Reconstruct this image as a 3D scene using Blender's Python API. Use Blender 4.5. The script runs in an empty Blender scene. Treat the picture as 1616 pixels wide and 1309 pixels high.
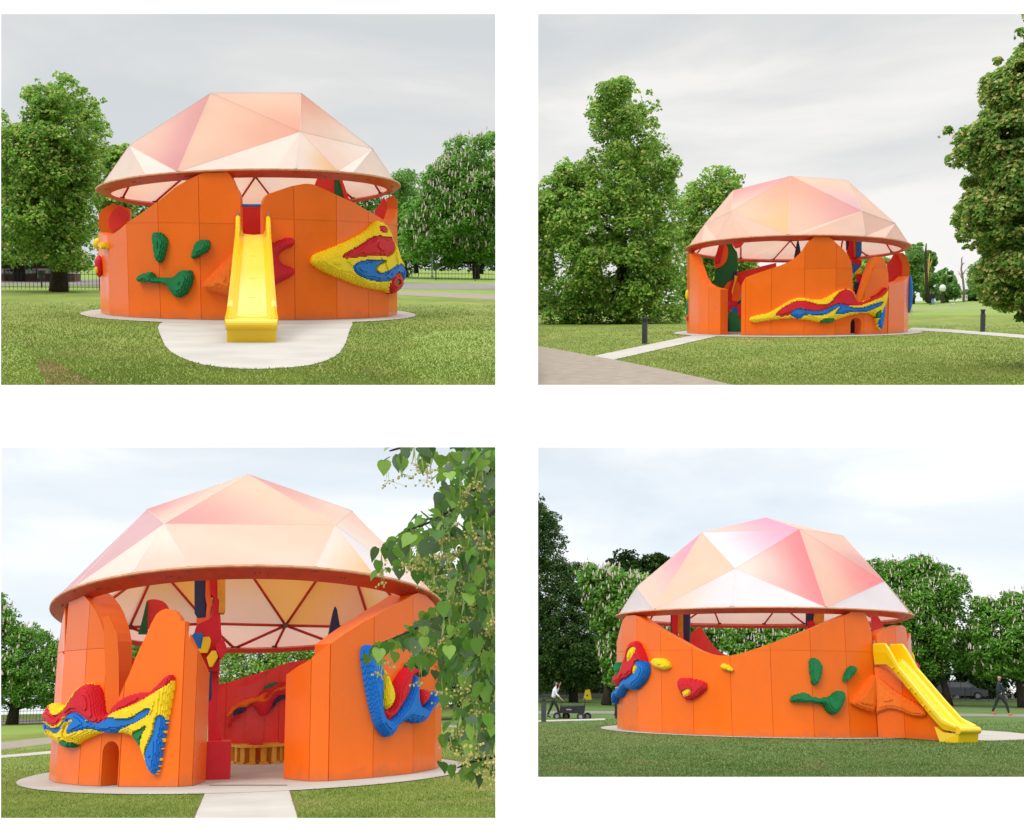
import bpy, bmesh, math, random
import numpy as np
from mathutils import Vector, Matrix
from mathutils.geometry import tessellate_polygon

# ============================================================ camera, light, exposure
# A white display board (glow added to keep it white) with four window openings stands in front of four park dioramas.
# The two lower dioramas are life size; the two upper ones are six times life size, stand
# further away and are pitched towards the viewer. Each one is rigid and true to shape.
W, H, F = 1616.0, 1309.0, 1800.0
PITCH = math.radians(13.45)
EYE = Vector((0, 0, 1.6))
scene = bpy.context.scene
cd = bpy.data.cameras.new('camera')
cd.sensor_fit = 'HORIZONTAL'; cd.sensor_width = 36.0; cd.lens = 36.0 * F / W
cd.clip_start = 0.05; cd.clip_end = 6000
cam = bpy.data.objects.new('camera', cd); scene.collection.objects.link(cam)
cam.location = EYE; cam.rotation_euler = (math.radians(90) + PITCH, 0, 0)
scene.camera = cam
scene.view_settings.view_transform = 'Standard'; scene.view_settings.look = 'None'
scene.view_settings.exposure = 0.03; scene.view_settings.gamma = 1.0
scene.view_settings.use_curve_mapping = False
scene.cycles.max_bounces = 7; scene.cycles.diffuse_bounces = 4; scene.cycles.glossy_bounces = 3
scene.cycles.transmission_bounces = 4; scene.cycles.transparent_max_bounces = 4
try:
    scene.cycles.use_denoising = True
except Exception:
    pass

SUN_EL, SUN_AZ = math.radians(38), math.radians(215)     # azimuth clockwise from +Y
world = bpy.data.worlds.new("World"); scene.world = world; world.use_nodes = True
nt = world.node_tree; nt.nodes.clear(); N = nt.nodes.new; LK = nt.links.new
out = N('ShaderNodeOutputWorld')
sky = N('ShaderNodeTexSky'); sky.sky_type = 'NISHITA'; sky.sun_disc = False
sky.sun_elevation = SUN_EL; sky.sun_rotation = SUN_AZ
bg1 = N('ShaderNodeBackground'); bg1.inputs['Strength'].default_value = 0.1
LK(sky.outputs['Color'], bg1.inputs['Color'])
tc = N('ShaderNodeTexCoord')
mp = N('ShaderNodeMapping'); mp.inputs['Scale'].default_value = (1.0, 1.0, 3.2); mp.inputs['Rotation'].default_value = (0.1, 0.25, 0.0)
LK(tc.outputs['Generated'], mp.inputs['Vector'])
n1 = N('ShaderNodeTexNoise'); n1.inputs['Scale'].default_value = 3.1; n1.inputs['Detail'].default_value = 6; n1.inputs['Roughness'].default_value = 0.52
n1.inputs['Distortion'].default_value = 0.35
LK(mp.outputs['Vector'], n1.inputs['Vector'])
cr = N('ShaderNodeValToRGB')
cr.color_ramp.elements[0].position = 0.36; cr.color_ramp.elements[0].color = (0.62, 0.675, 0.725, 1)
cr.color_ramp.elements[1].position = 0.62; cr.color_ramp.elements[1].color = (0.86, 0.875, 0.885, 1)
e = cr.color_ramp.elements.new(0.5); e.color = (0.72, 0.75, 0.775, 1)
LK(n1.outputs['Fac'], cr.inputs['Fac'])
# overcast: the cloud deck brightens towards the zenith, the lowest band is bright haze
sep = N('ShaderNodeSeparateXYZ'); LK(tc.outputs['Generated'], sep.inputs['Vector'])
ev = N('ShaderNodeValToRGB'); es = ev.color_ramp.elements
es[0].position = 0.0; es[0].color = (0.42, 0.42, 0.36, 1)
es[1].position = 1.0; es[1].color = (4.4, 4.4, 4.4, 1)
for p_, v_ in ((0.46, 0.42), (0.495, 1.32), (0.585, 1.27), (0.66, 1.10), (0.79, 1.04), (0.90, 2.6)):
    e = es.new(p_); e.color = (v_ * (.98 if p_ < .62 else 1.035), v_, v_ * (1.018 if p_ < .62 else .955), 1)
mr = N('ShaderNodeMapRange'); mr.inputs['From Min'].default_value = -1; mr.inputs['From Max'].default_value = 1
LK(sep.outputs['Z'], mr.inputs['Value']); LK(mr.outputs['Result'], ev.inputs['Fac'])
mul = N('ShaderNodeMix'); mul.data_type = 'RGBA'; mul.blend_type = 'MULTIPLY'; mul.inputs['Factor'].default_value = 1.0
LK(cr.outputs['Color'], mul.inputs['A']); LK(ev.outputs['Color'], mul.inputs['B'])
bg2 = N('ShaderNodeBackground'); bg2.inputs['Strength'].default_value = 1.0
LK(mul.outputs['Result'], bg2.inputs['Color'])
mx = N('ShaderNodeMixShader'); mx.inputs['Fac'].default_value = 0.94
LK(bg1.outputs[0], mx.inputs[1]); LK(bg2.outputs[0], mx.inputs[2]); LK(mx.outputs[0], out.inputs['Surface'])

sd = bpy.data.lights.new('sun', 'SUN'); sd.energy = 1.4; sd.angle = math.radians(25); sd.color = (1.0, 0.96, 0.9)
sun = bpy.data.objects.new('sun', sd); scene.collection.objects.link(sun)
sdir = Vector((math.sin(SUN_AZ) * math.cos(SUN_EL), math.cos(SUN_AZ) * math.cos(SUN_EL), math.sin(SUN_EL)))
sun.rotation_euler = sdir.to_track_quat('Z', 'Y').to_euler(); sun.location = (-20, -40, 60)

# ============================================================ dioramas and their measuring frames
RC = Matrix.Rotation(PITCH, 3, 'X')
def lin(c):
    c = c / 255.0
    return c / 12.92 if c <= 0.04045 else ((c + 0.055) / 1.055) ** 2.4
def col(r, g, b, k=1.0): return (min(lin(r) * k, .95), min(lin(g) * k, .95), min(lin(b) * k, .95), 1.0)

class Diorama:
    """A rigid park model: local metres, x right, y away, z up, ground at z=0, seen from an eye at 1.6 m."""
    def __init__(s, cx, hy, size, x0, x1, y0, y1, lev=.5):
        s.cx, s.hy, s.size, s.box = cx, hy, size, (x0, x1, y0, y1)
        d0 = (RC @ Vector(((cx - W / 2) / F, 1, -(hy - H / 2) / F))).normalized()
        zc = RC @ Vector((0, 0, 1))
        u = (zc - zc.dot(d0) * d0).normalized()
        r = d0.cross(u)
        xc = RC @ Vector((1, 0, 0))
        # level the horizon half-way between plumb walls and a level horizon
        skew = math.asin(max(-1, min(1, ((cx - W / 2) / F) * ((hy - H / 2) / F) / math.sqrt(1 + ((hy - H / 2) / F) ** 2))))
        rot = Matrix.Rotation(-lev * skew, 3, d0)
        u = rot @ u; r = rot @ r
        s.R = Matrix((r, d0, u)).transposed()
        M = (s.R * size).to_4x4()
        M.translation = EYE - (s.R * size) @ Vector((0, 0, 1.6))
        s.M = M; s.Ri = s.R.inverted()
        s.e = Vector((0, 0, 1.6))
    def ray(s, px, py):
        return s.Ri @ (RC @ Vector(((px - W / 2) / F, 1, -(py - H / 2) / F)))
    def horizon(s, px):
        # row of this diorama's own horizon in column px
        a, b = s.ray(px, 0.0), s.ray(px, 1000.0)
        return 1000.0 * a.z / (a.z - b.z)
    def ground(s, px, py, z=0.0):
        # far rows are measured from the diorama's own horizon
        k = max(0.0, min(1.0, 1 - (py - s.hy - 15) / 90))
        py = py + k * (s.horizon(px) - s.hy)
        d = s.ray(px, py); t = (z - 1.6) / d.z
        return s.e + d * t
    def aty(s, px, py, y):
        d = s.ray(px, py); return s.e + d * (y / d.y)
    def px(s, p):
        d = RC.inverted() @ (s.R @ (Vector(p) - s.e)); return (W / 2 + F * d.x / d.y, H / 2 - F * d.z / d.y)

# ============================================================ materials
def nodes(m):
    m.use_nodes = True; t = m.node_tree; return t, t.nodes, t.links, t.nodes['Principled BSDF']
def mat(name, c, rough=0.5, var=0.12, scale=3.0, bump=0.0, bscale=40.0, spec=0.5, coat=0.0, metal=0.0, attr=False, trans=0.0, detail=4, wear=0.0):
    m = bpy.data.materials.new(name); t, n, l, b = nodes(m)
    b.inputs['Roughness'].default_value = rough; b.inputs['Metallic'].default_value = metal
    b.inputs['Specular IOR Level'].default_value = spec; b.inputs['Coat Weight'].default_value = coat
    b.inputs['Coat Roughness'].default_value = 0.06
    co = n.new('ShaderNodeTexCoord')
    nz = n.new('ShaderNodeTexNoise'); nz.inputs['Scale'].default_value = scale; nz.inputs['Detail'].default_value = detail
    l.new(co.outputs['Object'], nz.inputs['Vector'])
    mr = n.new('ShaderNodeMapRange'); mr.inputs['From Min'].default_value = 0.3; mr.inputs['From Max'].default_value = 0.7
    mr.inputs['To Min'].default_value = 1 - var; mr.inputs['To Max'].default_value = 1 + var
    l.new(nz.outputs['Fac'], mr.inputs['Value'])
    vm = n.new('ShaderNodeVectorMath'); vm.operation = 'SCALE'
    if attr:
        at = n.new('ShaderNodeAttribute'); at.attribute_name = 'col'; l.new(at.outputs['Color'], vm.inputs[0])
    else:
        vm.inputs[0].default_value = c[:3]
    l.new(mr.outputs['Result'], vm.inputs['Scale']); l.new(vm.outputs['Vector'], b.inputs['Base Color'])
    if wear:
        # every panel differs a little; rain streaks, and splashed dirt along the foot
        oi = n.new('ShaderNodeObjectInfo'); r1 = n.new('ShaderNodeMapRange'); r1.inputs['To Min'].default_value = 1 - .09 * wear; r1.inputs['To Max'].default_value = 1 + .05 * wear
        l.new(oi.outputs['Random'], r1.inputs['Value'])
        ms_ = n.new('ShaderNodeMapping'); ms_.inputs['Scale'].default_value = (3, 3, .6); l.new(co.outputs['Object'], ms_.inputs['Vector'])
        ns = n.new('ShaderNodeTexNoise'); ns.inputs['Scale'].default_value = 1.0; ns.inputs['Detail'].default_value = 6; l.new(ms_.outputs['Vector'], ns.inputs['Vector'])
        r2 = n.new('ShaderNodeMapRange'); r2.inputs['From Min'].default_value = .3; r2.inputs['From Max'].default_value = .7; r2.inputs['To Min'].default_value = 1 - .025 * wear; r2.inputs['To Max'].default_value = 1 + .01 * wear
        l.new(ns.outputs['Fac'], r2.inputs['Value'])
        mu = n.new('ShaderNodeMath'); mu.operation = 'MULTIPLY'; l.new(r1.outputs['Result'], mu.inputs[0]); l.new(r2.outputs['Result'], mu.inputs[1])
        v2 = n.new('ShaderNodeVectorMath'); v2.operation = 'SCALE'; l.new(vm.outputs['Vector'], v2.inputs[0]); l.new(mu.outputs['Value'], v2.inputs['Scale'])
        sx = n.new('ShaderNodeSeparateXYZ'); l.new(co.outputs['Object'], sx.inputs['Vector'])
        nd = n.new('ShaderNodeTexNoise'); nd.inputs['Scale'].default_value = 4; nd.inputs['Detail'].default_value = 4; l.new(co.outputs['Object'], nd.inputs['Vector'])
        ad = n.new('ShaderNodeMath'); ad.operation = 'MULTIPLY_ADD'; ad.inputs[1].default_value = -.5; l.new(nd.outputs['Fac'], ad.inputs[0]); l.new(sx.outputs['Z'], ad.inputs[2])
        r3 = n.new('ShaderNodeMapRange'); r3.inputs['From Min'].default_value = -.24; r3.inputs['From Max'].default_value = .0; r3.inputs['To Min'].default_value = .3 * wear; r3.inputs['To Max'].default_value = 0
        l.new(ad.outputs['Value'], r3.inputs['Value'])
        mxx = n.new('ShaderNodeMix'); mxx.data_type = 'RGBA'; mxx.inputs['B'].default_value = (.20, .13, .08, 1)
        l.new(r3.outputs['Result'], mxx.inputs['Factor']); l.new(v2.outputs['Vector'], mxx.inputs['A']); l.new(mxx.outputs['Result'], b.inputs['Base Color'])
        rr_ = n.new('ShaderNodeMapRange'); rr_.inputs['From Min'].default_value = .35; rr_.inputs['From Max'].default_value = .7; rr_.inputs['To Min'].default_value = rough * .8; rr_.inputs['To Max'].default_value = rough * 1.4
        l.new(nz.outputs['Fac'], rr_.inputs['Value']); l.new(rr_.outputs['Result'], b.inputs['Roughness'])
    if bump:
        nb = n.new('ShaderNodeTexNoise'); nb.inputs['Scale'].default_value = bscale; nb.inputs['Detail'].default_value = 5
        l.new(co.outputs['Object'], nb.inputs['Vector'])
        bp = n.new('ShaderNodeBump'); bp.inputs['Strength'].default_value = bump; bp.inputs['Distance'].default_value = 0.02
        l.new(nb.outputs['Fac'], bp.inputs['Height']); l.new(bp.outputs['Normal'], b.inputs['Normal'])
    if trans:
        tr = n.new('ShaderNodeBsdfTranslucent'); l.new(vm.outputs['Vector'], tr.inputs['Color'])
        ms = n.new('ShaderNodeMixShader'); ms.inputs['Fac'].default_value = trans
        l.new(b.outputs[0], ms.inputs[1]); l.new(tr.outputs[0], ms.inputs[2])
        l.new(ms.outputs[0], n['Material Output'].inputs['Surface'])
    return m

def lawn_mat(name, ca, cb, cdry, dryamt=0.56):
    m = bpy.data.materials.new(name); t, n, l, b = nodes(m)
    b.inputs['Roughness'].default_value = 0.9; b.inputs['Specular IOR Level'].default_value = 0.15
    co = n.new('ShaderNodeTexCoord')
    def noise(s, d, rough=0.6, sc=(1, 1, 1)):
        mp = n.new('ShaderNodeMapping'); mp.inputs['Scale'].default_value = sc; l.new(co.outputs['Object'], mp.inputs['Vector'])
        x = n.new('ShaderNodeTexNoise'); x.inputs['Scale'].default_value = s; x.inputs['Detail'].default_value = d
        x.inputs['Roughness'].default_value = rough; l.new(mp.outputs['Vector'], x.inputs['Vector']); return x
    a = noise(0.55, 4, 0.6, (1, .45, 1)); f = noise(14, 6, 0.75, (1, .5, 1)); d = noise(0.33, 5, 0.65, (1, .5, 1))
    r1 = n.new('ShaderNodeMapRange'); r1.inputs['From Min'].default_value = .38; r1.inputs['From Max'].default_value = .62; l.new(a.outputs['Fac'], r1.inputs['Value'])
    m1 = n.new('ShaderNodeMix'); m1.data_type = 'RGBA'; m1.inputs['A'].default_value = ca; m1.inputs['B'].default_value = cb
    l.new(r1.outputs['Result'], m1.inputs['Factor'])
    r2 = n.new('ShaderNodeMapRange'); r2.inputs['From Min'].default_value = dryamt; r2.inputs['From Max'].default_value = dryamt + .1; r2.inputs['To Max'].default_value = .75
    l.new(d.outputs['Fac'], r2.inputs['Value'])
    m2 = n.new('ShaderNodeMix'); m2.data_type = 'RGBA'; m2.inputs['B'].default_value = cdry
    l.new(m1.outputs['Result'], m2.inputs['A']); l.new(r2.outputs['Result'], m2.inputs['Factor'])
    r3 = n.new('ShaderNodeMapRange'); r3.inputs['From Min'].default_value = .3; r3.inputs['From Max'].default_value = .7
    r3.inputs['To Min'].default_value = .68; r3.inputs['To Max'].default_value = 1.3; l.new(f.outputs['Fac'], r3.inputs['Value'])
    vm = n.new('ShaderNodeVectorMath'); vm.operation = 'SCALE'; l.new(m2.outputs['Result'], vm.inputs[0]); l.new(r3.outputs['Result'], vm.inputs['Scale'])
    l.new(vm.outputs['Vector'], b.inputs['Base Color'])
    bp = n.new('ShaderNodeBump'); bp.inputs['Strength'].default_value = .9; bp.inputs['Distance'].default_value = .04
    l.new(f.outputs['Fac'], bp.inputs['Height']); l.new(bp.outputs['Normal'], b.inputs['Normal'])
    return m

M = {}
M['orange'] = mat('orange_gloss', (.95, .165, .007, 1), .30, .03, .8, .02, 1.5, .34, .07, wear=1.0, detail=2)
M['orange_in'] = mat('orange_core', (.90, .155, .008, 1), .4, .05, 2)
M['orange_rel'] = mat('orange_foam', (.93, .19, .008, 1), .7, .06, 8)
M['red_wall'] = mat('red_gloss', (.90, .045, .032, 1), .32, .05, 1.5, .03, 3.0, .45, .1, wear=.8)
M['red'] = mat('red_foam', (.66, .006, .020, 1), .62, .06, 6)
M['yellow'] = mat('yellow_foam', (.90, .66, .008, 1), .62, .05, 6)
M['blue'] = mat('blue_foam', (.004, .17, .62, 1), .6, .06, 6)
M['green'] = mat('green_foam', (.004, .20, .06, 1), .62, .08, 6)
M['navy'] = mat('navy_foam', (.018, .030, .11, 1), .55, .1, 6)
M['pink'] = mat('pink_foam', (.62, .12, .10, 1), .6, .08, 6)
M['slide'] = mat('yellow_plastic', (.86, .56, .004, 1), .24, .02, 1, 0, 5, .5, .3, detail=1)
M['bench'] = mat('yellow_stained_wood', (.75, .36, .02, 1), .55, .12, 6, .2, 30)
M['strut'] = mat('red_painted_steel', (.55, .035, .018, 1), .4, .06, 4)
M['rim'] = mat('rim_red_timber', (.60, .055, .022, 1), .42, .12, 4, .05, 12)
M['rimedge'] = mat('rim_orange_edge', (.74, .36, .19, 1), .5, .2, 6, .1, 20)
M['bolt'] = mat('bolt_steel', (.12, .07, .05, 1), .4, .1, 8, metal=.6)
M['fabric'] = mat('printed_canvas', (1, 1, 1, 1), .6, .04, .8, .35, 1.6, .3, attr=True, trans=.42)
M['concrete'] = mat('pale_concrete', (.455, .425, .385, 1), .9, .09, .9, .12, 30, .2, detail=12)
M['gravel'] = mat('gravel_path', (.30, .25, .20, 1), .95, .14, 3, .4, 50, .2, detail=8)
M['road'] = mat('grey_road', (.24, .22, .20, 1), .9, .1, 1.5, .2, 30, .2)
M['soil'] = mat('bare_soil', (.22, .13, .07, 1), .95, .3, 6, .5, 30, .1)
M['bark'] = mat('bark', (.055, .043, .032, 1), .9, .35, 6, .8, 14, .2)
M['bark2'] = mat('bark_pale', (.22, .18, .15, 1), .9, .3, 6, .8, 14, .2)
M['splitwood'] = mat('split_wood', (.62, .42, .10, 1), .8, .2, 6, .3, 14, .2)
M['black'] = mat('black_paint', (.018, .018, .02, 1), .45, .2, 5)
M['darkgrey'] = mat('dark_grey_paint', (.04, .045, .052, 1), .5, .15, 5)
M['grey'] = mat('grey_steel', (.3, .31, .32, 1), .4, .1, 5, metal=.3)
M['white'] = mat('white_paint', (.78, .78, .79, 1), .5, .05, 3)
M['brown'] = mat('brown_timber', (.16, .08, .045, 1), .7, .2, 4)
M['skin'] = mat('skin', (.50, .27, .19, 1), .55, .05, 4)
M['hair'] = mat('dark_hair', (.02, .015, .013, 1), .6, .1, 8)
M['cloth_white'] = mat('white_cotton', (.72, .74, .8, 1), .85, .05, 4)
M['cloth_black'] = mat('black_cloth', (.016, .018, .022, 1), .85, .15, 4)
M['cloth_navy'] = mat('dark_teal_cloth', (.02, .032, .04, 1), .85, .15, 4)
M['shoe'] = mat('orange_shoe', (.75, .12, .04, 1), .6, .05, 4)
M['carpaint'] = mat('dark_car_paint', (.03, .035, .045, 1), .2, .05, 3, coat=.5)
M['glass'] = mat('window_glass', (.10, .12, .14, 1), .05, .05, 3, spec=.8)
M['rubber'] = mat('rubber', (.02, .02, .02, 1), .8, .1, 5)
M['stone'] = mat('pale_stone', (.45, .43, .40, 1), .9, .2, 3, .4, 10)
M['leaf'] = mat('leaf', (1, 1, 1, 1), .5, .1, 1.0, spec=.25, attr=True, trans=.5)
M['blossom'] = mat('chestnut_blossom', (.80, .66, .62, 1), .7, .15, 20, trans=.25)
M['lampglobe'] = mat('opal_globe', (.8, .8, .8, 1), .3, .03, 3)
M['lawn_a'] = lawn_mat('lawn_olive', (.15, .21, .036, 1), (.215, .265, .055, 1), (.32, .28, .11, 1))
M['lawn_a2'] = lawn_mat('lawn_new_turf', (.11, .165, .04, 1), (.135, .18, .055, 1), (.17, .155, .065, 1), .58)
M['lawn_b'] = lawn_mat('lawn_deep_green', (.095, .165, .038, 1), (.125, .19, .055, 1), (.18, .17, .065, 1), .6)
M['lawn_far'] = lawn_mat('lawn_bright', (.20, .29, .055, 1), (.24, .32, .075, 1), (.32, .29, .12, 1), .62)
M['blade_a'] = mat('grass_blades_olive', (1, 1, 1, 1), .7, .1, 1, spec=.2, attr=True, trans=.25)

# ============================================================ mesh helpers
ROOT = {}
def link(o): scene.collection.objects.link(o); return o
def thing(name, label, cat, V, base, group=None):
    o = bpy.data.objects.new(name, None); link(o)
    o.empty_display_size = .3
    o.matrix_world = V.M @ Matrix.Translation(Vector(base))
    o['label'] = label; o['category'] = cat
    if group: o['group'] = group
    ROOT[o.name] = (V, Vector(base)); return o
def rootof(p):
    while p.parent: p = p.parent
    return ROOT[p.name]
def mk(name, v, f, m, parent=None, V=None, colors=None, smooth=False, structure=False, label=None, stuff=False, cat=None, base=None, cornercol=None):
    """one mesh object; v in diorama metres. Children are stored relative to their thing's base."""
    if parent: V, b = rootof(parent)
    else: b = Vector(base) if base is not None else Vector((0, 0, 0))
    me = bpy.data.meshes.new(name)
    va = np.asarray(v, dtype=np.float64).reshape(-1, 3) - np.array(b)
    if isinstance(f, np.ndarray):
        k = f.shape[1]; me.vertices.add(len(va)); me.vertices.foreach_set('co', va.astype(np.float32).ravel())
        me.loops.add(f.size); me.loops.foreach_set('vertex_index', f.astype(np.int32).ravel())
        me.polygons.add(len(f)); me.polygons.foreach_set('loop_start', np.arange(0, f.size, k, dtype=np.int32))
        me.polygons.foreach_set('loop_total', np.full(len(f), k, dtype=np.int32)); me.update(calc_edges=True)
    else:
        me.from_pydata([tuple(x) for x in va], [], f); me.update()
    if colors is not None:
        a = me.attributes.new('col', 'FLOAT_COLOR', 'POINT'); c = np.ones((len(va), 4), np.float32); c[:, :3] = np.asarray(colors)[:, :3]
        a.data.foreach_set('color', c.ravel())
    me.materials.append(m)
    if smooth: me.polygons.foreach_set('use_smooth', np.ones(len(me.polygons), dtype=bool))
    o = bpy.data.objects.new(name, me); link(o)
    if parent: o.parent = parent
    else:
        o.matrix_world = V.M @ Matrix.Translation(b); ROOT[o.name] = (V, b)
    if structure: o['kind'] = 'structure'
    if stuff: o['kind'] = 'stuff'
    if label: o['label'] = label
    if cat: o['category'] = cat
    return o

class MB:
    def __init__(s): s.v = []; s.f = []
    def add(s, v, f):
        n = len(s.v); s.v += [Vector(x) for x in v]; s.f += [tuple(i + n for i in q) for q in f]; return s
    def box(s, c, d, rot=None):
        c = Vector(c); v = []
        for x, y, z in ((-1,-1,-1),(1,-1,-1),(1,1,-1),(-1,1,-1),(-1,-1,1),(1,-1,1),(1,1,1),(-1,1,1)):
            p = Vector((x * d[0] / 2, y * d[1] / 2, z * d[2] / 2))
            if rot is not None: p = rot @ p
            v.append(c + p)
        return s.add(v, [(0,3,2,1),(4,5,6,7),(0,1,5,4),(1,2,6,5),(2,3,7,6),(3,0,4,7)])
    def tube(s, pts, rad, n=8, cap=True):
        pts = [Vector(p) for p in pts]
        if not hasattr(rad, '__len__'): rad = [rad] * len(pts)
        v = []; f = []; a = None
        for i, p in enumerate(pts):
            t = (pts[min(i + 1, len(pts) - 1)] - pts[max(i - 1, 0)]).normalized()
            if a is None: a = t.orthogonal().normalized()
            else: a = (a - a.dot(t) * t); a = a.normalized() if a.length > 1e-6 else t.orthogonal().normalized()
            b = t.cross(a)
            for k in range(n):
                q = 2 * math.pi * k / n; v.append(p + (a * math.cos(q) + b * math.sin(q)) * rad[i])
        for i in range(len(pts) - 1):
            for k in range(n):
                f.append((i * n + k, i * n + (k + 1) % n, (i + 1) * n + (k + 1) % n, (i + 1) * n + k))
        if cap: f.append(tuple(range(n - 1, -1, -1))); f.append(tuple((len(pts) - 1) * n + k for k in range(n)))
        return s.add(v, f)
    def prism(s, poly, off):
        """poly: 3D points (one plane); off: Vector along which it is thickened"""
        poly = [Vector(p) for p in poly]; n = len(poly); off = Vector(off)
        tri = tessellate_polygon([poly])
        s.add(poly + [p + off for p in poly], [tuple(t) for t in tri] + [tuple(i + n for i in t[::-1]) for t in tri] +
              [(i, (i + 1) % n, (i + 1) % n + n, i + n) for i in range(n)])
        return s
    def sphere(s, c, r, sc=(1, 1, 1), n=10, m=6):
        v = []; f = []; c = Vector(c)
        for i in range(m + 1):
            a = math.pi * i / m
            for k in range(n):
                b = 2 * math.pi * k / n
                v.append(c + Vector((math.sin(a) * math.cos(b) * r * sc[0], math.sin(a) * math.sin(b) * r * sc[1], math.cos(a) * r * sc[2])))
        for i in range(m):
            for k in range(n): f.append((i * n + k, (i + 1) * n + k, (i + 1) * n + (k + 1) % n, i * n + (k + 1) % n))
        return s.add(v, f)
    def build(s, name, m, parent=None, **k): return mk(name, s.v, s.f, m, parent, **k)

def Z(pts, ox, oy): return [(ox + x / 4.04, oy + y / 4.04) for x, y in pts]
def inpoly(P, x, y):
    x = np.asarray(x); y = np.asarray(y); r = np.zeros(x.shape, bool); n = len(P); j = n - 1
    for i in range(n):
        xi, yi = P[i][0], P[i][1]; xj, yj = P[j][0], P[j][1]
        if yi != yj:
            c = ((yi > y) != (yj > y)) & (x < (xj - xi) * (y - yi) / (yj - yi) + xi); r ^= c
        j = i
    return r
def vnoise(x, y, s, seed):
    r = np.random.RandomState(seed); T = r.rand(64, 64); x = np.asarray(x) / s + 1000; y = np.asarray(y) / s + 1000
    i = np.floor(x).astype(int); j = np.floor(y).astype(int); u = x - i; v = y - j; u = u * u * (3 - 2 * u); v = v * v * (3 - 2 * v)
    g = lambda a, b: T[a % 64, b % 64]
    return (g(i, j) * (1 - u) + g(i + 1, j) * u) * (1 - v) + (g(i, j + 1) * (1 - u) + g(i + 1, j + 1) * u) * v
def pdist(P, x, y):
    x = np.asarray(x); y = np.asarray(y); d = np.full(x.shape, 1e9); n = len(P)
    for i in range(n):
        ax, ay = P[i][0], P[i][1]; bx, by = P[(i + 1) % n][0], P[(i + 1) % n][1]
        L = (bx - ax) ** 2 + (by - ay) ** 2 + 1e-12
        t = np.clip(((x - ax) * (bx - ax) + (y - ay) * (by - ay)) / L, 0, 1)
        d = np.minimum(d, np.hypot(x - ax - t * (bx - ax), y - ay - t * (by - ay)))
    return d
def smoothpoly(P, k=2, closed=True):
    for _ in range(k):
        Q = []; n = len(P)
        for i in range(n if closed else n - 1):
            a, b = P[i], P[(i + 1) % n]
            Q += [tuple(.75 * a[q] + .25 * b[q] for q in range(len(a))), tuple(.25 * a[q] + .75 * b[q] for q in range(len(a)))]
        if not closed: Q = [P[0]] + Q + [P[-1]]
        P = Q
    return P
# ============================================================ pavilion builders
def fit_circle(V, df, pl, pr, row):
    """centre x and radius of a circle whose front is df away and whose flanks are seen at columns pl, pr"""
    a, b = V.ray(pl, row), V.ray(pr, row); tl, tr = a.x / a.y, b.x / b.y; sl, sr = math.hypot(1, tl), math.hypot(1, tr)
    R = (tr - tl) * df / ((sl + sr) - (tr - tl)); return R * sl + tl * (df + R), R
def circle_plan(V, d, R, pxs, row, xc=0.0):
    """plan points on the pavilion's circle at the given columns of the wall foot"""
    P = []
    for p in pxs:
        g = V.ray(p, row); dx, dy = g.x, g.y
        A = dx * dx + dy * dy; B = -2 * (dy * d + dx * xc); C = d * d + xc * xc - R * R
        D = B * B - 4 * A * C
        if D <= 0:
            t = -B / (2 * A); q = Vector((dx * t, dy * t)); c = Vector((xc, d)); q = c + (q - c).normalized() * R
        else:
            t = (-B - math.sqrt(D)) / (2 * A); q = Vector((dx * t, dy * t))
        P.append(q)
    return P

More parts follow.
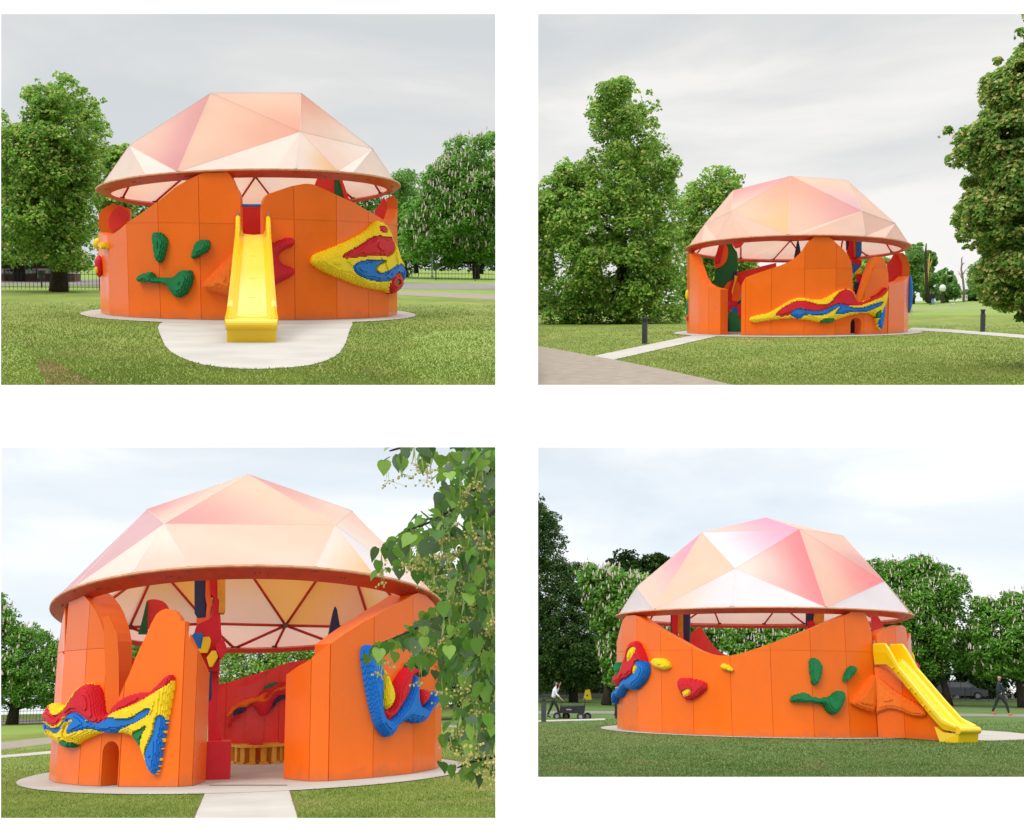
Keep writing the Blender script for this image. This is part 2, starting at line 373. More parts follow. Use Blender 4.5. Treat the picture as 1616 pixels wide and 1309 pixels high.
class Wall:
    def __init__(s, V, root, plan, thick=.34, material='orange'):
        s.V, s.root, s.P, s.t, s.m = V, root, [Vector(p) for p in plan], thick, material
        s.S = [0.0]
        for a, b in zip(s.P, s.P[1:]): s.S.append(s.S[-1] + (b - a).length)
        s.fn = []
        for a, b in zip(s.P, s.P[1:]):
            e = (b - a).normalized(); n = Vector((e.y, -e.x)); s.fn.append(n)
        s.vn = []
        for i in range(len(s.P)):
            if i == 0: n = s.fn[0].copy()
            elif i == len(s.P) - 1: n = s.fn[-1].copy()
            else:
                n = (s.fn[i - 1] + s.fn[i]); n.normalize(); n = n / max(.4, n.dot(s.fn[i]))
            s.vn.append(n)
        s.obj = None; s.tf = {}
    def hit(s, px, py):
        r = s.V.ray(px, py); best = None; near = None
        for i in range(len(s.P) - 1):
            a, b = s.P[i], s.P[i + 1]; e = b - a; den = r.x * e.y - r.y * e.x
            if abs(den) < 1e-9: continue
            t = (a.x * e.y - a.y * e.x) / den
            u = ((r.x * t - a.x) * e.x + (r.y * t - a.y) * e.y) / e.length_squared
            if t <= 0: continue
            z = 1.6 + r.z * t
            if -1e-4 <= u <= 1 + 1e-4:
                if best is None or t < best[0]: best = (t, s.S[i] + max(0, min(1, u)) * e.length, z)
            g = min(abs(u), abs(u - 1)) * e.length
            if near is None or g < near[0]: near = (g, s.S[i] + max(0, min(1, u)) * e.length, i)
        if best: return best[1], best[2]
        q = s.plan(near[1]); t = q.y / r.y
        return near[1], 1.6 + r.z * t
    def seg(s, S):
        for i in range(len(s.P) - 1):
            if S <= s.S[i + 1] + 1e-9: return i
        return len(s.P) - 2
    def plan(s, S):
        i = s.seg(S); u = (S - s.S[i]) / (s.S[i + 1] - s.S[i]); return s.P[i].lerp(s.P[i + 1], max(-.2, min(1.2, u)))
    def pos(s, S, z, h=0.0):
        i = s.seg(S); u = max(0, min(1, (S - s.S[i]) / (s.S[i + 1] - s.S[i])))
        p = s.P[i].lerp(s.P[i + 1], u); n = s.vn[i].lerp(s.vn[i + 1], u)
        p = p + n * h; return Vector((p.x, p.y, z))
    def prof(s, pts):
        q = [s.hit(*p) for p in pts]; q.sort(key=lambda a: a[0])
        r = []
        for a in q:
            if r and a[0] - r[-1][0] < 1e-4: continue
            r.append(a)
        return r
    def build(s, top, seams=None, hz=None, hzn=99, holes=None, gap=.007, label=None, pname='wall_panel', zb=0.02):
        """top: profile pixels; holes: list of (s0, s1, zt) arches; hz: height of the horizontal joint"""
        V = s.V; T = s.prof(top) if not isinstance(top[0], Vector) else top
        S0, S1 = s.S[0], s.S[-1]
        ts = np.array([a[0] for a in T]); tz = np.array([a[1] for a in T])
        ztop = lambda x: float(np.interp(x, ts, tz))
        holes = holes or []
        def zbot(x):
            for a, b, zt in holes:
                if a < x < b:
                    r = (b - a) / 2; u = (x - (a + b) / 2) / r
                    return zt - r + r * math.sqrt(max(0, 1 - u * u)) if zt > r else zt
            return zb
        def outline(a, b, z0=None, z1=None):
            xs = {a, b}
            for t in ts:
                if a < t < b: xs.add(float(t))
            k = max(2, int((b - a) / .25))
            for i in range(1, k): xs.add(a + (b - a) * i / k)
            up = [(x, ztop(x)) for x in sorted(xs)]
            hs = {a, b}
            for h0, h1, zt in holes:
                for x in [h0, h0 + 1e-3, h1 - 1e-3, h1] + [h0 + (h1 - h0) * i / 12 for i in range(1, 12)]:
                    if a < x < b: hs.add(x)
            lo = [(x, zbot(x)) for x in sorted(hs)]
            if z1 is not None: up = [(x, min(z, z1)) for x, z in up]
            if z0 is not None: lo = [(a, z0), (b, z0)]; up = [(x, max(z, z0 + .001)) for x, z in up]
            return up, lo
        obj = bpy.data.objects.new('wall', None)
        core = MB()
        for i in range(len(s.P) - 1):
            up, lo = outline(s.S[i], s.S[i + 1])
            up = [(x, max(z - .004, zbot(x) + .01)) for x, z in up]
            poly = up + lo[::-1]
            fr = [s.pos(x, z, -.025) for x, z in poly]; bk = [s.pos(x, z, -s.tf.get(i, s.t)) for x, z in poly]
            n = len(poly); tri = tessellate_polygon([[Vector((x, z, 0)) for x, z in poly]])
            core.add(fr + bk, [tuple(t) for t in tri] + [tuple(q + n for q in t[::-1]) for t in tri] + [(k, (k + 1) % n, (k + 1) % n + n, k + n) for k in range(n)])
        s.obj = core.build('wall', M['orange_in' if s.m == 'orange' else s.m], s.root, label=label)
        s.panels = []
        for i in range(len(s.P) - 1):
            a, b = s.S[i] + (gap if i else 0), s.S[i + 1] - (gap if i < len(s.P) - 2 else 0)
            if b - a < .03: continue
            zmax = max(ztop(x) for x in np.linspace(a, b, 9)); parts = [(None, None)]
            if hz and i < hzn and zmax > hz + .12: parts = [(None, hz - .0035), (hz + .0035, None)]
            for z0, z1 in parts:
                up, lo = outline(a, b, z0, z1); poly = up + lo[::-1]
                h = random.uniform(-.002, .002)
                fr = [s.pos(x, z, h) for x, z in poly]; bk = [s.pos(x, z, -.022) for x, z in poly]
                n = len(poly); tri = tessellate_polygon([[Vector((x, z, 0)) for x, z in poly]])
                mb = MB().add(fr + bk, [tuple(t) for t in tri] + [tuple(q + n for q in t[::-1]) for t in tri] + [(k, (k + 1) % n, (k + 1) % n + n, k + n) for k in range(n)])
                s.panels.append(mb.build(pname, M[s.m], s.obj))
        # a proud coping strip keeps the top edge crisp
        return s

def relief(w, name, label, regions, hmax=.22, width=.35, cell=.032, step=.032, root=None, seed=1, base=.06):
    """stepped foam relief fixed to wall w. regions: [(material key, pixel polygon)], first = whole outline"""
    root = root or w.root
    polys = []
    for mk_, P in regions:
        P = smoothpoly(P, 2); polys.append((mk_, [w.hit(*p) for p in P]))
    allp = [q for _, P in polys for q in P]
    s0, s1 = min(p[0] for p in allp), max(p[0] for p in allp); z0, z1 = min(p[1] for p in allp), max(p[1] for p in allp)
    ns = max(2, int((s1 - s0) / cell) + 2); nz = max(2, int((z1 - z0) / cell) + 2)
    cs = s0 + (np.arange(ns) + .0) * cell; cz = z0 + (np.arange(nz) + .0) * cell
    X, Y = np.meshgrid(cs + cell / 2 - cell, cz + cell / 2 - cell, indexing='ij')
    idx = np.full(X.shape, -1); own = np.zeros(X.shape); un = np.zeros(X.shape)
    for k, (mk_, P) in enumerate(polys):
        m = inpoly(P, X, Y)
        if not m.any(): continue
        d = pdist(P, X, Y); own[m] = d[m]; un[m] = np.maximum(un[m], d[m]); idx[m] = k
    rng = np.random.RandomState(seed)
    ph = rng.rand(6) * 6.28
    wob = .5 + .06 * np.sin(X * 5.1 + ph[0]) * np.cos(Y * 4.3 + ph[1]) + .06 * np.sin(X * 9 + Y * 7 + ph[2])
    t = np.clip(un / width, 0, 1); t2 = np.clip(own / (width * .7), 0, 1)
    hgt = base + hmax * (.55 * np.sqrt(1 - (1 - t) ** 2) + .45 * np.sqrt(1 - (1 - t2) ** 2)) * (.7 + .5 * wob)
    hgt = np.round(hgt / step) * step; hgt[hgt < step] = step; hgt[idx < 0] = 0
    par = MB(); anchor = None
    mats = {}
    for k, (mk_, P) in enumerate(polys): mats.setdefault(k, mk_)
    # the relief is one part; each colour is a sub-part
    def corner(i, j, h): return w.pos(cs[0] - cell + i * cell, cz[0] - cell + j * cell, h)
    first = None
    for k, (mk_, P) in enumerate(polys):
        ii, jj = np.where(idx == k)
        if len(ii) == 0: continue
        v = []; f = []
        for i, j in zip(ii.tolist(), jj.tolist()):
            h = hgt[i, j]; c = (corner(i, j, h), corner(i + 1, j, h), corner(i + 1, j + 1, h), corner(i, j + 1, h))
            n = len(v); v += c; f.append((n, n + 1, n + 2, n + 3))
            for di, dj, a, b in ((-1, 0, 3, 0), (1, 0, 1, 2), (0, -1, 0, 1), (0, 1, 2, 3)):
                p, q = i + di, j + dj
                hn = hgt[p, q] if 0 <= p < ns and 0 <= q < nz else 0.0
                if hn < h - 1e-6:
                    pts = {0: (i, j), 1: (i + 1, j), 2: (i + 1, j + 1), 3: (i, j + 1)}
                    n2 = len(v); v += [corner(*pts[a], max(hn, -.0) - (.01 if hn == 0 else 0)), corner(*pts[b], max(hn, 0) - (.01 if hn == 0 else 0))]
                    f.append((n + a, n2, n2 + 1, n + b))
        nm = {'orange_rel': 'orange'}.get(mk_, mk_)
        if first is None:
            first = mk(name, v, f, M[mk_], root, label=label)
        else:
            mk(nm + '_layer', v, f, M[mk_], first)
    return first

def bump(V, root, name, px, py, y, rx, ry, m, label=None):
    c = V.aty(px, py, y); k = y / F
    v = MB().sphere((0, 0, 0), 1, (1, 1, 1), 14, 12)
    out_ = MB(); out_.f = v.f
    # terraced like the other reliefs
    for p in v.v:
        q = round(p.z * 7) / 7 if abs(p.z) < .97 else p.z
        out_.v.append(c + Vector((p.x * rx * k, p.y * rx * k * 1.2, q * ry * k)))
    return out_.build(name, M[m], root, label=label)
def slab(V, root, name, poly, y, thick, m, label=None):
    pts = [V.aty(px, py, y) for px, py in poly]
    return MB().prism(pts, Vector((0, thick, 0))).build(name, M[m], root, label=label)

CC = {'W': col(246, 235, 224), 'P': col(247, 210, 186), 'K': col(229, 168, 168), 'S': col(241, 182, 158), 'Y': col(248, 205, 150),
      'L': col(226, 190, 196), 'Q': col(247, 214, 196), 'V': col(238, 238, 244), 'Z': col(247, 172, 84), 'R': col(249, 146, 152), 'T': col(247, 170, 200),
      'O': col(248, 192, 112), 'G': col(242, 216, 200)}
class Canopy:
    def __init__(s, V, root, d, xc, front_row, back_row, left, right):
        s.V, s.root, s.d = V, root, d
        s.xc, s.R = xc, (right[0] - left[0]) / 2 / F * d
        zl, zr = V.aty(left[0], left[1], d).z, V.aty(right[0], right[1], d).z
        zf, zb = V.aty(V.cx, front_row, d - s.R).z, V.aty(V.cx, back_row, d + s.R).z
        s.z0 = (zf + zb) / 2
        for _ in range(12):
            s.bx, s.by = (zr - zl) / (2 * s.R), (zb - zf) / (2 * s.R)
            ps = [V.px(s.rim(q))[0] for q in range(0, 360, 4)]; lo, hi = min(ps), max(ps)
            s.R *= (right[0] - left[0]) / (hi - lo); s.xc += ((left[0] + right[0]) / 2 - (lo + hi) / 2) / F * d
        s.zf, s.zb = zf, zb
    def rim(s, a, r=None, dz=0):
        a = math.radians(a); r = r or s.R; x, y = r * math.sin(a), -r * math.cos(a)
        return Vector((s.xc + x, s.d + y, s.z0 + s.bx * x + s.by * y + dz))
    def rp(s, px):
        best = min((abs(s.V.px(s.rim(a))[0] - px), a) for a in np.arange(-89, 90, .5)); return best[1]
    def build(s, verts, faces, backverts=None, backfaces=None, label=None):
        V = s.V; vv = {}
        for k, (px, py, yo) in verts.items(): vv[k] = V.aty(px, py, s.d + yo * s.R)
        s.vv = vv
        def mir(p): return Vector((p.x, 2 * s.d - p.y, p.z))
        can = bpy.data.objects.new('x', None)
        # rim beam: the part that carries canopy cloth and struts
        def ring(prof, name, m, parent=None, label=None):
            n = 96; mb = MB(); v = []
            for i in range(n):
                for (dr, dz) in prof: v.append(s.rim(360 * i / n, s.R + dr, dz))
            k = len(prof); f = [(i * k + j, i * k + (j + 1) % k, ((i + 1) % n) * k + (j + 1) % k, ((i + 1) % n) * k + j) for i in range(n) for j in range(k)]
            return mk(name, v, f, m, parent or s.root, label=label)
        roof = ring([(.0, .0), (-.01, -.03), (-.34, -.15), (-.37, -.06), (-.10, .03)], 'roof', M['rim'], label=label)
        ring([(.022, .03), (.026, -.004), (.0, -.018), (-.005, .0), (-.02, .035)], 'rim_edge', M['rimedge'], roof)
        edges = {}
        def face(names, cols, back=False, colr=None):
            pts = []; cs = []; n = len(names)
            def P(nm):
                if isinstance(nm, tuple):
                    a = nm[1]; a = 180 - a if back else a; return s.rim(a, s.R, .02)
                p = vv[nm]; return mir(p) if back else p
            for i in range(n):
                a, b = names[i], names[(i + 1) % n]
                pts.append(P(a)); cs.append(CC[cols[i]])
                if isinstance(a, tuple) and isinstance(b, tuple):
                    k = max(1, int(abs(a[1] - b[1]) / 6))
                    for q in range(1, k):
                        u = q / k; ang = a[1] + (b[1] - a[1]) * u; pts.append(P(('r', ang)))
                        ca, cb = CC[cols[i]], CC[cols[(i + 1) % n]]; cs.append(tuple(ca[z] * (1 - u) + cb[z] * u for z in range(4)))
                else:
                    key = frozenset((tuple(round(x, 2) for x in P(a)), tuple(round(x, 2) for x in P(b))))
                    edges[key] = (P(a), P(b))
            # fan over a subdivided grid so that the gradient of print and painted-in glow is smooth
            c0 = sum(pts, Vector()) / len(pts); cc0 = tuple(sum(c[z] for c in cs) / len(cs) for z in range(4))
            tri = tessellate_polygon([pts])
            V_, F_, C_ = [], [], []
            for t in tri:
                A, B, Cc = [pts[x] for x in t]; ca, cb, cc = [cs[x] for x in t]
                K = 6; base = len(V_); ix = {}
                for i in range(K + 1):
                    for j in range(K + 1 - i):
                        u, v_ = i / K, j / K; w_ = 1 - u - v_
                        # the cloth hollows a little between its seams
                        sag = -.0 if w_ * u * v_ == 0 else 0
                        ix[(i, j)] = len(V_); V_.append(A * w_ + B * u + Cc * v_)
                        uu, vv_, ww = [x * x * (3 - 2 * x) for x in (u, v_, w_)]; sm = uu + vv_ + ww
                        C_.append(tuple((ca[z] * ww + cb[z] * uu + cc[z] * vv_) / sm for z in range(4)))
                for i in range(K):
                    for j in range(K - i):
                        F_.append((ix[(i, j)], ix[(i + 1, j)], ix[(i, j + 1)]))
                        if i + j < K - 1: F_.append((ix[(i + 1, j)], ix[(i + 1, j + 1)], ix[(i, j + 1)]))
            return mk('fabric_panel', V_, F_, M['fabric'], roof, colors=C_)
        for nm, cs in faces: face(nm, cs)
        if backfaces is None:
            for nm, cs in faces: face(nm, ''.join({'K': 'O', 'S': 'O', 'R': 'Y', 'T': 'Q', 'L': 'G', 'P': 'Y', 'W': 'Y', 'V': 'G'}.get(c, c) for c in cs), back=True)  # far side shifted to orange: glow through the cloth put into colour
        else:
            for k, q in (backverts or {}).items(): vv[k] = q if isinstance(q, Vector) else V.aty(q[0], q[1], s.d + q[2] * s.R)
            for nm, cs in backfaces: face(nm, cs)
        c = Vector((s.xc, s.d, (s.zf + s.zb) / 2 - .5))
        for a, b in edges.values():
            if (a - b).length < .1: continue
            ia, ib = a + (c - a).normalized() * .09, b + (c - b).normalized() * .09
            MB().tube([ia, ib], .034, 6).build('strut', M['strut'], roof, smooth=True)
            e = MB().tube([a + (a - c).normalized() * .004, b + (b - c).normalized() * .004], .005, 4); e.build('seam', M['fabric'], roof, colors=[CC['W']] * len(e.v))
        hubs = MB()
        done = []
        for a, b in edges.values():
            for p in (a, b):
                if any((p - q).length < .3 for q in done): continue
                done.append(p); q = p + (c - p).normalized() * .1
                MB().box(q, (.13, .13, .1)).build('hub', M['bolt'], roof)
        for k in range(0, 360, 24):
            for q in (0, 1.2, 3.4):
                p = s.rim(k + q, s.R - .16 - .05 * (q > 2), -.083 - .018 * (q > 2)); MB().tube([p + Vector((0, 0, .01)), p - Vector((0, 0, .012))], .02, 6).build('bolt', M['bolt'], roof)
        s.roof = roof; return s

def lattice(cn, sL, Tl, Tr, sR, h1=.85, h2=1.75, turn=0.0, mid=None, cols='QOY'):  # cols paints the warm glow of the underside into the far facets
    """the far half of a canopy: hubs, struts and cloth facets between rim and crown"""
    BV = {}; KA = [102 + turn + 38 * i for i in range(5)]; NA = [121 + turn + 38 * i for i in range(4)]
    for i, a in enumerate(KA): BV['K%d' % i] = cn.rim(a, cn.R * .80, h1)
    for i, a in enumerate(NA): BV['N%d' % i] = cn.rim(a, cn.R * .46, h2)
    r = lambda a: ('r', a); q, o, y = cols; F_ = []
    for i, a in enumerate(KA):
        F_.append((['K%d' % i, r(a - 9), r(a + 9)], q * 3))
        if i < 4:
            F_.append((['K%d' % i, r(a + 9), r(KA[i + 1] - 9), 'K%d' % (i + 1)], q + 'G' + q + 'G')); F_.append((['K%d' % i, 'K%d' % (i + 1), 'N%d' % i], q + q + y if i in (0, 3) else y + q + o))
        if 0 < i < 4: F_.append((['K%d' % i, 'N%d' % (i - 1), 'N%d' % i], (y if i != 2 else o) * 3))
    F_ += [([sR, r(90), r(KA[0] - 9)], 'GGG'), ([sR, r(KA[0] - 9), 'K0'], 'GQG'), ([sR, 'K0', 'N0'], 'GQY'), ([sR, 'N0', Tr], 'GYQ'), ([Tr, 'N0', 'N1'], 'QYY'), ([Tr, 'N1', Tl], 'QYQ'), ([Tl, 'N1', 'N2'], 'QYY'), ([Tl, 'N2', 'N3'], 'QYY'), ([Tl, 'N3', sL], 'QYG'), ([sL, 'N3', 'K4'], 'GYQ'), ([sL, 'K4', r(KA[4] + 9)], 'GQG'), ([sL, r(KA[4] + 9), r(270)], 'GGG')]
    if mid: F_.append(([Tl, mid, Tr], 'QQQ'))
    return BV, F_

# ============================================================ trees
PAL_LIME = [((0.2126, 0.4087, 0.0589), 0.42), ((0.3268, 0.5394, 0.0784), 0.28), ((0.1145, 0.2614, 0.0457), 0.14), ((0.62, 0.62, 0.196), 0.16)]
PAL_CHEST = [((0.169, 0.3889, 0.0541), 0.45), ((0.2538, 0.4901, 0.0744), 0.35), ((0.1015, 0.2367, 0.0405), 0.2)]
PAL_DARK = [((0.0669, 0.1555, 0.0359), 0.45), ((0.0957, 0.2104, 0.0478), 0.3), ((0.043, 0.1076, 0.0239), 0.15), ((0.311, 0.3588, 0.1076), 0.1)]
PAL_FAR = [((0.1822, 0.3644, 0.085), 0.45), ((0.2582, 0.4555, 0.1063), 0.35), ((0.1215, 0.2582, 0.0607), 0.2)]
def leaves(rng, pos, nrm, size, pal, aspect=1.25):
    n = len(pos)
    nrm = nrm / (np.linalg.norm(nrm, axis=1, keepdims=True) + 1e-9)
    r = rng.normal(size=(n, 3)); a = np.cross(nrm, r); a /= (np.linalg.norm(a, axis=1, keepdims=True) + 1e-9)
    b = np.cross(nrm, a)
    sz = (size * rng.uniform(.6, 1.35, n))[:, None]
    tip = pos + a * sz * aspect * .5; tail = pos - a * sz * aspect * .5
    fold = nrm * sz * rng.uniform(.0, .25, (n, 1))
    l = pos + b * sz * .42 + fold; r_ = pos - b * sz * .42 + fold
    v = np.stack([tail, r_, tip, l], 1).reshape(-1, 3)
    f = np.arange(4 * n).reshape(n, 4)
    ci = rng.choice(len(pal), n, p=np.array([p[1] for p in pal]) / sum(p[1] for p in pal))
    c = np.array([p[0] for p in pal])[ci] * rng.uniform(.78, 1.25, (n, 1))
    return v, f, np.repeat(c, 4, 0)
def tree(V, name, label, outline, base_px, y=None, n=20000, leaf=.16, pal=PAL_LIME, rmax=1.1, thick=2.6, candles=0, seed=1, trunk_r=.28,
         density=1.0, group=None, cat='tree', trunk=True, bark='bark', candle=.26, dens_in=.8, top=None, frontbias=.35, sweep=False):
    rng = np.random.RandomState(seed); rd = random.Random(seed); n = int(n * 1.9); leaf *= .66; rmax *= .74
    if y is None: y = V.ground(*base_px).y
    g = V.aty(base_px[0], base_px[1], y); base = Vector((g.x, y, 0.0))
    root = thing(name, label, cat, V, base, group)
    P = [V.aty(px, py, y) for px, py in outline]; P = [(p.x, max(p.z, .1) if not sweep else (p.z if p.z > .9 else -.8)) for p in P]
    xs = [p[0] for p in P]; zs = [p[1] for p in P]
    area = abs(sum(P[i][0] * P[(i + 1) % len(P)][1] - P[(i + 1) % len(P)][0] * P[i][1] for i in range(len(P)))) / 2
    nb = int(area / (rmax * rmax) * 3.4 * density) + 30
    cx = rng.uniform(min(xs), max(xs), nb * 14); cz = rng.uniform(min(zs), max(zs), nb * 14)
    ok = inpoly(P, cx, cz); cx, cz = cx[ok], cz[ok]; dd = pdist(P, cx, cz)
    k = dd > rmax * .18; cx, cz, dd = cx[k][:nb], cz[k][:nb], dd[k][:nb]
    dm = max(dd.max(), .5)
    rr = np.clip(dd * .95, rmax * .28, rmax) * rng.uniform(.7, 1.1, len(dd))
    T = np.minimum(thick, thick * np.sqrt(dd / dm) * 1.05)
    cy = y + T * rng.uniform(-1, 1, len(dd)) ; front = rng.rand(len(dd)) < frontbias
    cy[front] = y - T[front] * rng.uniform(.75, 1.0, front.sum())
    C = np.stack([cx, cy, cz], 1)
    wgt = rr ** 2; cnt = np.maximum(4, (n * wgt / wgt.sum()).astype(int))
    bi = np.repeat(np.arange(len(rr)), cnt)
    dr = rng.normal(size=(len(bi), 3)); dr[:, 2] += .25; dr /= np.linalg.norm(dr, axis=1, keepdims=True)
    rad = rng.uniform(.45, 1.0, len(bi)) ** .5 * rng.uniform(.9, 1.12, len(bi))
    off = dr * (rr[bi] * rad)[:, None]; off[:, 2] *= .8
    # boughs: leaves gather into small sprays
    spray = rng.normal(size=(len(bi), 3)) * .0
    pos = C[bi] + off
    q = np.floor(pos / (leaf * 3.2)); h = np.sin(q[:, 0] * 12.99 + q[:, 1] * 78.23 + q[:, 2] * 37.7) * 43758.5; h = h - np.floor(h)
    keep = h > .22; pos = pos[keep]; dr = dr[keep]; h = h[keep]
    if sweep:
        k_ = pos[:, 2] > .04; pos = pos[k_]; dr = dr[k_]; h = h[k_]
    pos[:, 2] = np.maximum(pos[:, 2], .05)
    nr = dr * .7 + rng.normal(size=pos.shape) * .55; nr[:, 2] = np.abs(nr[:, 2]) + .25
    v, f, c = leaves(rng, pos, nr, leaf, pal)
    c = c * np.repeat((.8 + .42 * h)[:, None], 4, 0)
    mk('crown', v, f, M['leaf'], root, colors=c)
    if trunk:
        tz = max(zs) * .93 if top is None else top
        mb = MB(); pts = []; rad_ = []
        for i in range(9):
            u = i / 8; ci = base.x + (np.mean(xs) - base.x) * u * .8 + (rd.uniform(-.12, .12) if i else 0)
            pts.append((ci, y + rd.uniform(-.1, .1), tz * u)); rad_.append(trunk_r * (1.25 if i == 0 else 1) * (1 - u) ** .8 + .03)
        cut = next((i for i in range(3, 9) if not (inpoly(P, np.array([pts[i][0]]), np.array([pts[i][2]]))[0] and pdist(P, np.array([pts[i][0]]), np.array([pts[i][2]]))[0] > .45)), 9)
        cut = max(cut, 3) if pts[2][2] < max(zs) * .4 else cut
        tl = cut - 1; pts = pts[:cut]; rad_ = rad_[:cut]
        mb.tube(pts, rad_, 10); tr = mb.build('trunk', M[bark], root, smooth=True)
        sel = rng.choice(len(rr), min(26, len(rr)), replace=False)
        lb = MB()
        for s_ in sel:
            c_ = C[s_]; u = min(.92, max(.12, (c_[2] - rmax * 1.2) / tz)); i0 = min(u * 8, tl - .01); a = Vector(pts[int(i0)]).lerp(Vector(pts[min(tl, int(i0) + 1)]), i0 - int(i0))
            e_ = Vector(c_); m_ = a.lerp(e_, .5) + Vector((rd.uniform(-.15, .15), 0, rd.uniform(.0, .3)))
            r0 = trunk_r * (1 - u) * .42 + .02
            lb.tube([a, m_, e_], [r0, r0 * .6, .015], 6)
        lb.build('limbs', M[bark], root, smooth=True)
    if candles:
        # flower spikes stand upright on the outer, upper leaf clumps
        w = np.where(C[:, 1] <= y + .4, 1.0, .15) * rr ** 2; sel = rng.choice(len(rr), candles, p=w / w.sum())
        d2 = rng.normal(size=(candles, 3)); d2[:, 1] = -np.abs(d2[:, 1]); d2[:, 2] = np.abs(d2[:, 2]) * .9; d2 /= np.linalg.norm(d2, axis=1, keepdims=True)
        p0 = C[sel] + d2 * (rr[sel] * 1.12)[:, None]
        v = []; f = []
        H_ = candle
        prof = ((.08, .0), (.19, .25), (.16, .55), (.08, .85), (.0, 1.0))
        for p in p0:
            s_ = H_ * rd.uniform(.7, 1.2); tx, ty = rd.uniform(-.15, .15), rd.uniform(-.15, .15); n0 = len(v)
            for (r_, z_) in prof:
                for k_ in range(4):
                    a_ = k_ * math.pi / 2 + z_ * 1.3
                    v.append((p[0] + tx * z_ * s_ + math.cos(a_) * r_ * s_ * rd.uniform(.7, 1.2), p[1] + ty * z_ * s_ + math.sin(a_) * r_ * s_, p[2] + z_ * s_))
            for i in range(4):
                for k_ in range(4): f.append((n0 + i * 4 + k_, n0 + i * 4 + (k_ + 1) % 4, n0 + (i + 1) * 4 + (k_ + 1) % 4, n0 + (i + 1) * 4 + k_))
        o = mk('blossoms', v, f, M['blossom'], root); o['kind'] = 'stuff'
    return root

# ============================================================ ground
def ragged(P, amp, seed=1, n=8):
    rd = random.Random(seed); Q = []
    for i in range(len(P)):
        a, b = P[i], P[(i + 1) % len(P)]
        for k in range(n):
            u = k / n; Q.append((a[0] + (b[0] - a[0]) * u + rd.uniform(-amp, amp), a[1] + (b[1] - a[1]) * u + rd.uniform(-amp, amp)))
    return smoothpoly(Q, 1)
def sheet(V, name, poly, z, m, thick=0.0, **k):
    pts = [Vector((p[0], p[1], z)) for p in poly]
    if thick:
        mb = MB().prism([p - Vector((0, 0, thick)) for p in pts], Vector((0, 0, thick)))
        return mb.build(name, M[m], None, V=V, structure=True, **k)
    tri = tessellate_polygon([pts]); return mk(name, pts, [tuple(t) for t in tri], M[m], None, V, structure=True, **k)
def gp(V, pts): return [V.ground(*p)[:2] for p in pts]
def disc(cx, cy, R, n=72, wob=0.0, seed=0, sy=1.0):
    rd = random.Random(seed)
    return [(cx + math.sin(2 * math.pi * i / n) * (R + rd.uniform(-wob, wob)), cy - sy * math.cos(2 * math.pi * i / n) * (R + rd.uniform(-wob, wob))) for i in range(n)]
def blades(V, px_region, n, excl, seed, h=.05, w=.012, c1=(.17, .19, .04), c2=(.25, .26, .08), ymax=60, name='grass'):
    rng = np.random.RandomState(seed); n = int(n * 1.5)
    x0, x1, r0, r1 = px_region
    # even on the picture, i.e. thinning with distance like any tuft one can make out
    px = rng.uniform(x0, x1, n); py = r0 + (r1 - r0) * rng.rand(n) ** .8
    c = [V.ground(a, b) for a, b in ((x0, r0), (x1, r0), (x0, r1), (x1, r1))]
    G = np.array([V.ground(a, b)[:2] for a, b in zip(px, py)])
    ok = G[:, 1] < ymax
    for P in excl: ok &= ~inpoly(P, G[:, 0], G[:, 1])
    G = G[ok]; n = len(G); d = G[:, 1:2] / 20; c1 = np.array(c1) * 1.12; c2 = np.array(c2) * 1.1; h = h * .5; w = w * .75
    a = rng.uniform(0, 6.28, n); hh = h * rng.uniform(.5, 1.4, n) * (1 + .3 * d[:, 0]); ww = w * (1 + .7 * d[:, 0])
    lean = rng.normal(size=(n, 2)) * hh[:, None] * .55
    b0 = np.stack([G[:, 0] + np.cos(a) * ww, G[:, 1] + np.sin(a) * ww * .3, np.zeros(n)], 1)
    b1 = np.stack([G[:, 0] - np.cos(a) * ww, G[:, 1] - np.sin(a) * ww * .3, np.zeros(n)], 1)
    t = np.stack([G[:, 0] + lean[:, 0], G[:, 1] + lean[:, 1], hh], 1)
    v = np.stack([b0, b1, t], 1).reshape(-1, 3); f = np.arange(3 * n).reshape(n, 3)
    lo = .5 * vnoise(G[:, 0], G[:, 1], 1.6, seed) + .3 * vnoise(G[:, 0], G[:, 1], .5, seed + 1) + .2 * vnoise(G[:, 0], G[:, 1], .16, seed + 2)
    lo = np.clip((lo - .5) * 2.4 + .5, 0, 1)
    cc = np.array(c1)[None] * (1 - lo[:, None]) + np.array(c2)[None] * lo[:, None]
    dry = np.clip((vnoise(G[:, 0], G[:, 1], .9, seed + 3) - .72) * 5, 0, 1)[:, None] * .6; cc = cc * (1 - dry) + np.array([.34, .29, .12])[None] * dry * (np.mean(c2) / .2)
    cc *= rng.uniform(.9, 1.1, (n, 1))
    o = mk(name, v, f, M['blade_a'], None, V, colors=np.repeat(cc, 3, 0)); o['kind'] = 'stuff'
    return o

